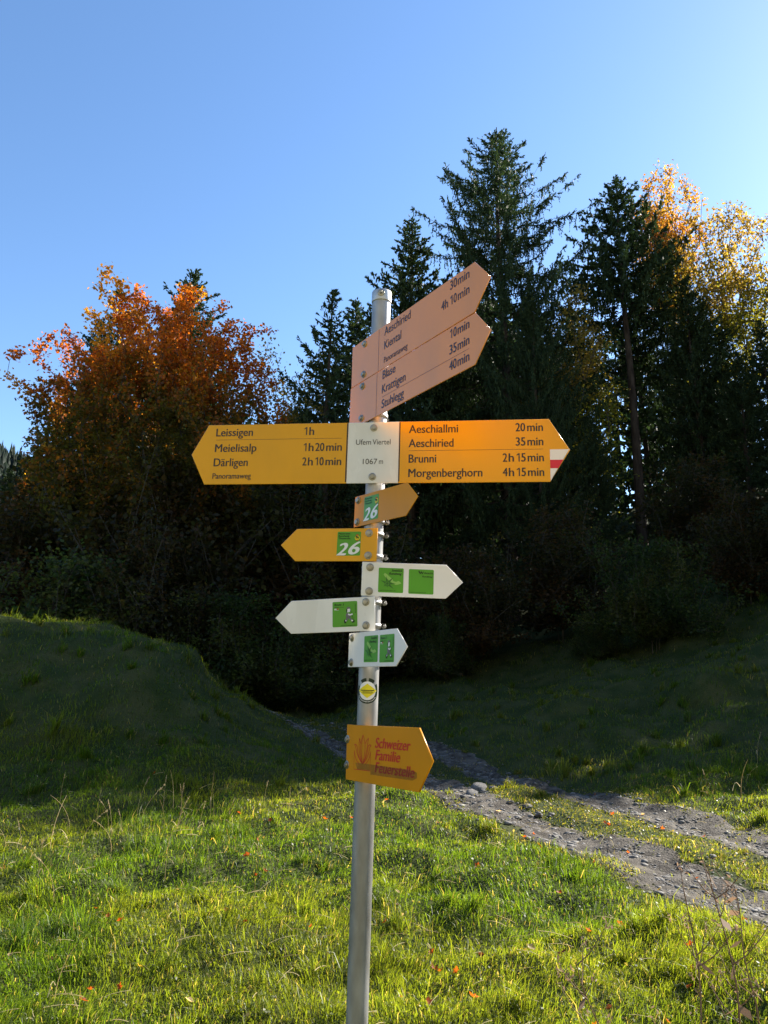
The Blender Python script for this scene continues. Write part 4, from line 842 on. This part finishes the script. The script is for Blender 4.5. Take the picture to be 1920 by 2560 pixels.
for lab, X_, Y_, sz in (('largest pale grey rock poking up in the near rut', 1035, 1703, .17), ('dark rock left of the largest one in the near rut', 1018, 1712, .12), ('pale round rock right of the largest one', 1068, 1706, .085)):
    a = (X_ - 829.5) / 1597; b_ = (1106 - Y_) / 1597; c_, s_ = math.cos(R_(12)), math.sin(R_(12)); dy = c_ - b_ * s_; dz = s_ + b_ * c_; dd = -1.6 / dz * dy; x_ = a / dy * dd
    r = link('rock', st_me[rs.randint(5)], loc=(x_, dd, gz(x_, dd) + sz * .1), label=lab, category='rock'); r.scale = (sz, sz, sz * 1.1); r.rotation_euler = (rs.rand() * .4, rs.rand() * .4, rs.rand() * 6)
for k in range(60):
    yy = 4.8 * (14 / 4.8) ** rs.rand(); x_, y_ = onpath_xy(rs.choice([-.85, -.7, -.4, .7]) + rs.randn() * .14, yy); sz = rs.uniform(.025, .065)
    r = link('rock', st_me[rs.randint(5)], loc=(x_, y_, gz(x_, y_) + sz * .15), label='small grey stone lying in the ruts of the track', category='rock', group='small stones in the ruts'); r.scale = (sz, sz * rs.uniform(.7, 1.1), sz); r.rotation_euler = (rs.rand() * .5, rs.rand() * .5, rs.rand() * 6)

# ------------------------------------------------------------ fallen leaves
def leaf_mesh(seed, col):
    rs = np.random.RandomState(seed); k = 15; t = np.linspace(0, 2 * np.pi, k, endpoint=False); r = (1 + .26 * np.cos(5 * t) + .1 * rs.randn(k)) * (1 - .12 * np.cos(t)); x = np.cos(t) * r; y = np.sin(t) * r * .85
    fold = rs.uniform(.2, .6); ring = np.stack([x, y, np.abs(y) * fold + x * x * rs.uniform(-.15, .35) + rs.randn(k) * .06], 1); inner = ring * [.5, .5, .38]; V = np.vstack([ring, inner, [[0, 0, -.02]]])
    F4 = np.array([[j, (j + 1) % k, k + (j + 1) % k, k + j] for j in range(k)]); F3 = np.array([[k + j, k + (j + 1) % k, 2 * k] for j in range(k)])
    sv, sf = tube([[-.9, 0, .05], [-1.3, .08, .02], [-1.7, .22, .10]], .03, 3); C = np.tile(np.array(col), (len(V), 1)) * rs.uniform(.8, 1.15, (len(V), 1)); 
    return mesh_np('fallen_leaf', np.vstack([V, sv]), [F4, F3, sf + len(V)], [m_leaf], col=np.vstack([C, np.tile([[.12, .06, .02]], (len(sv), 1))]), smooth=True)
LM = [('orange', leaf_mesh(1, (.36, .075, .008))), ('orange', leaf_mesh(2, (.30, .06, .010))), ('rust brown', leaf_mesh(3, (.12, .035, .014))), ('pale tan', leaf_mesh(4, (.50, .36, .20))), ('yellow', leaf_mesh(5, (.60, .38, .03)))]
for k in range(150):
    dd = 3.0 * (10.5 / 3.0) ** rs.rand(); x_ = dd * rs.uniform(-.58, .58)
    if perp(x_, dd) > 1.0: continue
    q = rs.choice(5, p=[.38, .27, .17, .12, .06]); nm, me_ = LM[q]; sz = rs.uniform(.012, .025) * (.9 + dd / 25)
    r = link('fallen_leaf', me_, loc=(x_, dd, float(ground(np.array([x_]), np.array([dd]))[0]) + (.035 if abs(perp(x_, dd)) > 1.3 else .02)), label='small ' + nm + ' fallen leaf lying on the sunlit grass', category='leaf', group=nm + ' fallen leaves on the grass')
    r.scale = (sz, sz, sz); r.rotation_euler = (rs.uniform(-.8, .8), rs.uniform(-.8, .8), rs.rand() * 6.28)

# ------------------------------------------------------------ dry stalks and weeds
m_straw = leaf_mat('straw', .3, .6, .2)
def stalk_mesh(seed):
    rs = np.random.RandomState(seed); t = np.linspace(0, 1, 9); bend = rs.uniform(.05, .55); a = rs.rand() * 6.28
    P = np.stack([np.cos(a) * bend * t ** 2.2, np.sin(a) * bend * t ** 2.2, t * (1 - .25 * bend * t)], 1); V, F = tube(P, np.linspace(.0060, .0026, 9), 4); g = Geo(); g.add(V, F)
    if seed % 3: # seed head
        n_ = 26; tt = rs.uniform(.80, 1.02, n_); C = np.stack([np.interp(tt, t, P[:, q]) for q in range(3)], 1) + rs.randn(n_, 3) * .007; D = unit(np.array([[0, 0, 1.0]]) + rs.randn(n_, 3) * .45) * .026; W = unit(rs.randn(n_, 3)) * .005; V, F = diamonds(C, D, W); g.add(V, F)
    if seed % 2: # a hanging dry blade
        t2 = np.linspace(0, 1, 6); z0_ = rs.uniform(.25, .5); a2 = rs.rand() * 6.28; Q = np.stack([np.cos(a2) * .28 * t2, np.sin(a2) * .28 * t2, z0_ + .18 * np.sin(t2 * 2.6) - .15 * t2], 1); W = np.array([-math.sin(a2), math.cos(a2), 0]) * .006
        V = np.concatenate([Q - W, Q + W]); g.add(V, [[j, j + 1, 7 + j, 6 + j] for j in range(5)])
    nV = g.n; return g.mesh('dry_grass_stalk', [m_straw], col=np.tile(np.array([[.58, .46, .25]]) * rs.uniform(.6, 1.1), (nV, 1)))
SM_ = [stalk_mesh(k + 1) for k in range(9)]
spots_ = [(-3.5, 6.9, .42), (-3.25, 7.1, .30), (-2.95, 7.0, .52), (-2.75, 7.2, .38), (-2.45, 7.4, .33), (-2.2, 7.9, .40), (-2.1, 8.1, .45), (-1.95, 8.0, .30), (-1.8, 8.3, .36), (-1.65, 8.4, .28), (-1.35, 8.8, .40), (-1.1, 9.1, .28), (-.55, 9.6, .36), (-3.7, 6.4, .35), (-3.4, 5.9, .5), (-2.6, 6.0, .36), (-2.3, 5.6, .42), (-1.7, 6.2, .30), (-2.9, 5.0, .42), (-2.2, 4.4, .38), (-1.6, 4.0, .32), (-1.9, 3.7, .30), (-1.2, 4.8, .26), (-.9, 5.6, .24), (-.5, 4.2, .22), (1.0, 4.4, .2), (1.5, 4.9, .22), (.5, 6.2, .2), (3.9, 9.4, .4), (4.2, 9.2, .55), (4.6, 9.9, .3), (5.3, 11.0, .5), (-4.6, 8.9, .3), (-5.2, 9.6, .35), (-2.45, 7.9, .5), (-1.9, 8.6, .5), (-2.0, 7.6, .42)]
_r = np.random.RandomState(8); spots_ += [(float(a_), float(b_), float(c_)) for a_, b_, c_ in zip(_r.uniform(-4.2, -1.0, 24), _r.uniform(6.2, 9.2, 24), _r.uniform(.22, .5, 24)) if abs(a_ / b_) < .55]
for k, (x_, y_, hh) in enumerate(spots_):
    r = link('dry_grass_stalk', SM_[k % 9], loc=(x_, y_, gz(x_, y_) - .01), rotz=rs.rand() * 6.28, label='thin straw coloured dry grass stalk standing above the turf', category='grass stalk', group='dry grass stalks standing in the meadow'); r.scale = (hh, hh, hh)
# fallen straws and cut stems lying in the grass
g = Geo(); rs = np.random.RandomState(19)
for k in range(420):
    dd = 2.9 * (10 / 2.9) ** rs.rand(); x_ = dd * rs.uniform(-.6, .6)
    if abs(perp(x_, dd)) < .2: continue
    L = rs.uniform(.05, .22); a = rs.rand() * 6.28; t = np.linspace(-.5, .5, 5); bx, by = x_ + np.cos(a) * L * t, dd + np.sin(a) * L * t
    z_ = float(ground(np.array([x_]), np.array([dd]))[0]) + rs.uniform(.03, .07); P = np.stack([bx + .02 * t * t * rs.randn(), by, z_ + rs.uniform(-.5, .5) * L * t * .6 + .05 * L * (1 - 4 * t * t)], 1)
    V, F = tube(P, rs.uniform(.0009, .0019) * (.8 + dd / 12), 3); g.add(V, F)
link('straw_litter', g.mesh('straw_litter', [m_straw], col=np.tile([[.50, .42, .22]], (g.n, 1))), kind='stuff', label='pale dry straws lying scattered in the sunlit grass', category='straw')
def weed(label, loc, hgt, seed, lean):
    rs = np.random.RandomState(seed); r = link('dried_weed', None, loc=loc, label=label, category='weed', group='dried weeds at the lower right')
    t = np.linspace(0, 1, 12); P = np.stack([lean[0] * t ** 1.5 + .012 * np.sin(t * 9 + seed), lean[1] * t ** 1.5 + .01 * np.cos(t * 7), t * hgt], 1); g = Geo(); V, F = tube(P, np.linspace(.0045, .0016, 12), 6); g.add(V, F); heads = []
    for k in range(13):
        hd = Geo(); heads.append(hd)
        z_ = rs.uniform(.35, 1.0); p0 = np.array([np.interp(z_, t, P[:, q]) for q in range(3)]); a = rs.rand() * 6.28; L = rs.uniform(.05, .17) * (1.25 - z_ * .6); Q = [p0 + np.array([math.cos(a) * L * u_, math.sin(a) * L * u_, L * 1.1 * u_ ** 1.4]) for u_ in (0, .4, .75, 1)]
        V, F = tube(Q, np.array([.0022, .0018, .0014, .001]), 4); g.add(V, F)
        if rs.rand() < .45: # curled dry leaf
            a2 = rs.rand() * 6.28; W = rs.randn(3) * .008; D = np.array([math.cos(a2), math.sin(a2), -.5]) * .03; V, F = diamonds(np.array([p0 + D]), np.array([D]), np.array([W])); dl = Geo(); dl.add(V, F); link('dry_leaf', dl.mesh('dry_leaf', [m_straw], col=np.tile([[.24, .15, .09]], (4, 1))), r)
        n_ = rs.randint(4, 13); V, F = diamonds(Q[-1] + rs.randn(n_, 3) * np.array([.008, .008, .016]), unit(rs.randn(n_, 3) + [0, 0, .6]) * .009, unit(rs.randn(n_, 3)) * .004); hd.add(V, F)
    link('stem', g.mesh('stem', [m_straw], col=np.tile([[.22, .15, .10]], (g.n, 1))), r); [link('seed_head', hd.mesh('seed_head', [m_straw], col=np.tile([[.26, .17, .11]], (hd.n, 1))), r) for hd in heads]
for k, (x_, y_, hgt, lab) in enumerate([(1.06, 2.75, .86, 'tall brown dried weed, left one of two upright ones at the lower right'), (1.24, 2.85, .92, 'tallest upright dried weed in front of the track at the lower right'), (.80, 2.70, .66, 'slanting thin dried weed left of the tall ones'), (1.43, 2.8, .62, 'dried weed at the right edge of the picture'), (.48, 2.75, .30, 'short dried weed near the bottom edge right of the pole'), (1.62, 3.6, .66, 'dried weed with dense brown seed heads against the track')]):
    weed(lab, (x_, y_, gz(x_, y_) - .01), hgt, 20 + k, [(-.02, 0), (-.06, .02), (-.16, 0), (.08, 0), (-.06, 0), (-.05, 0)][k])
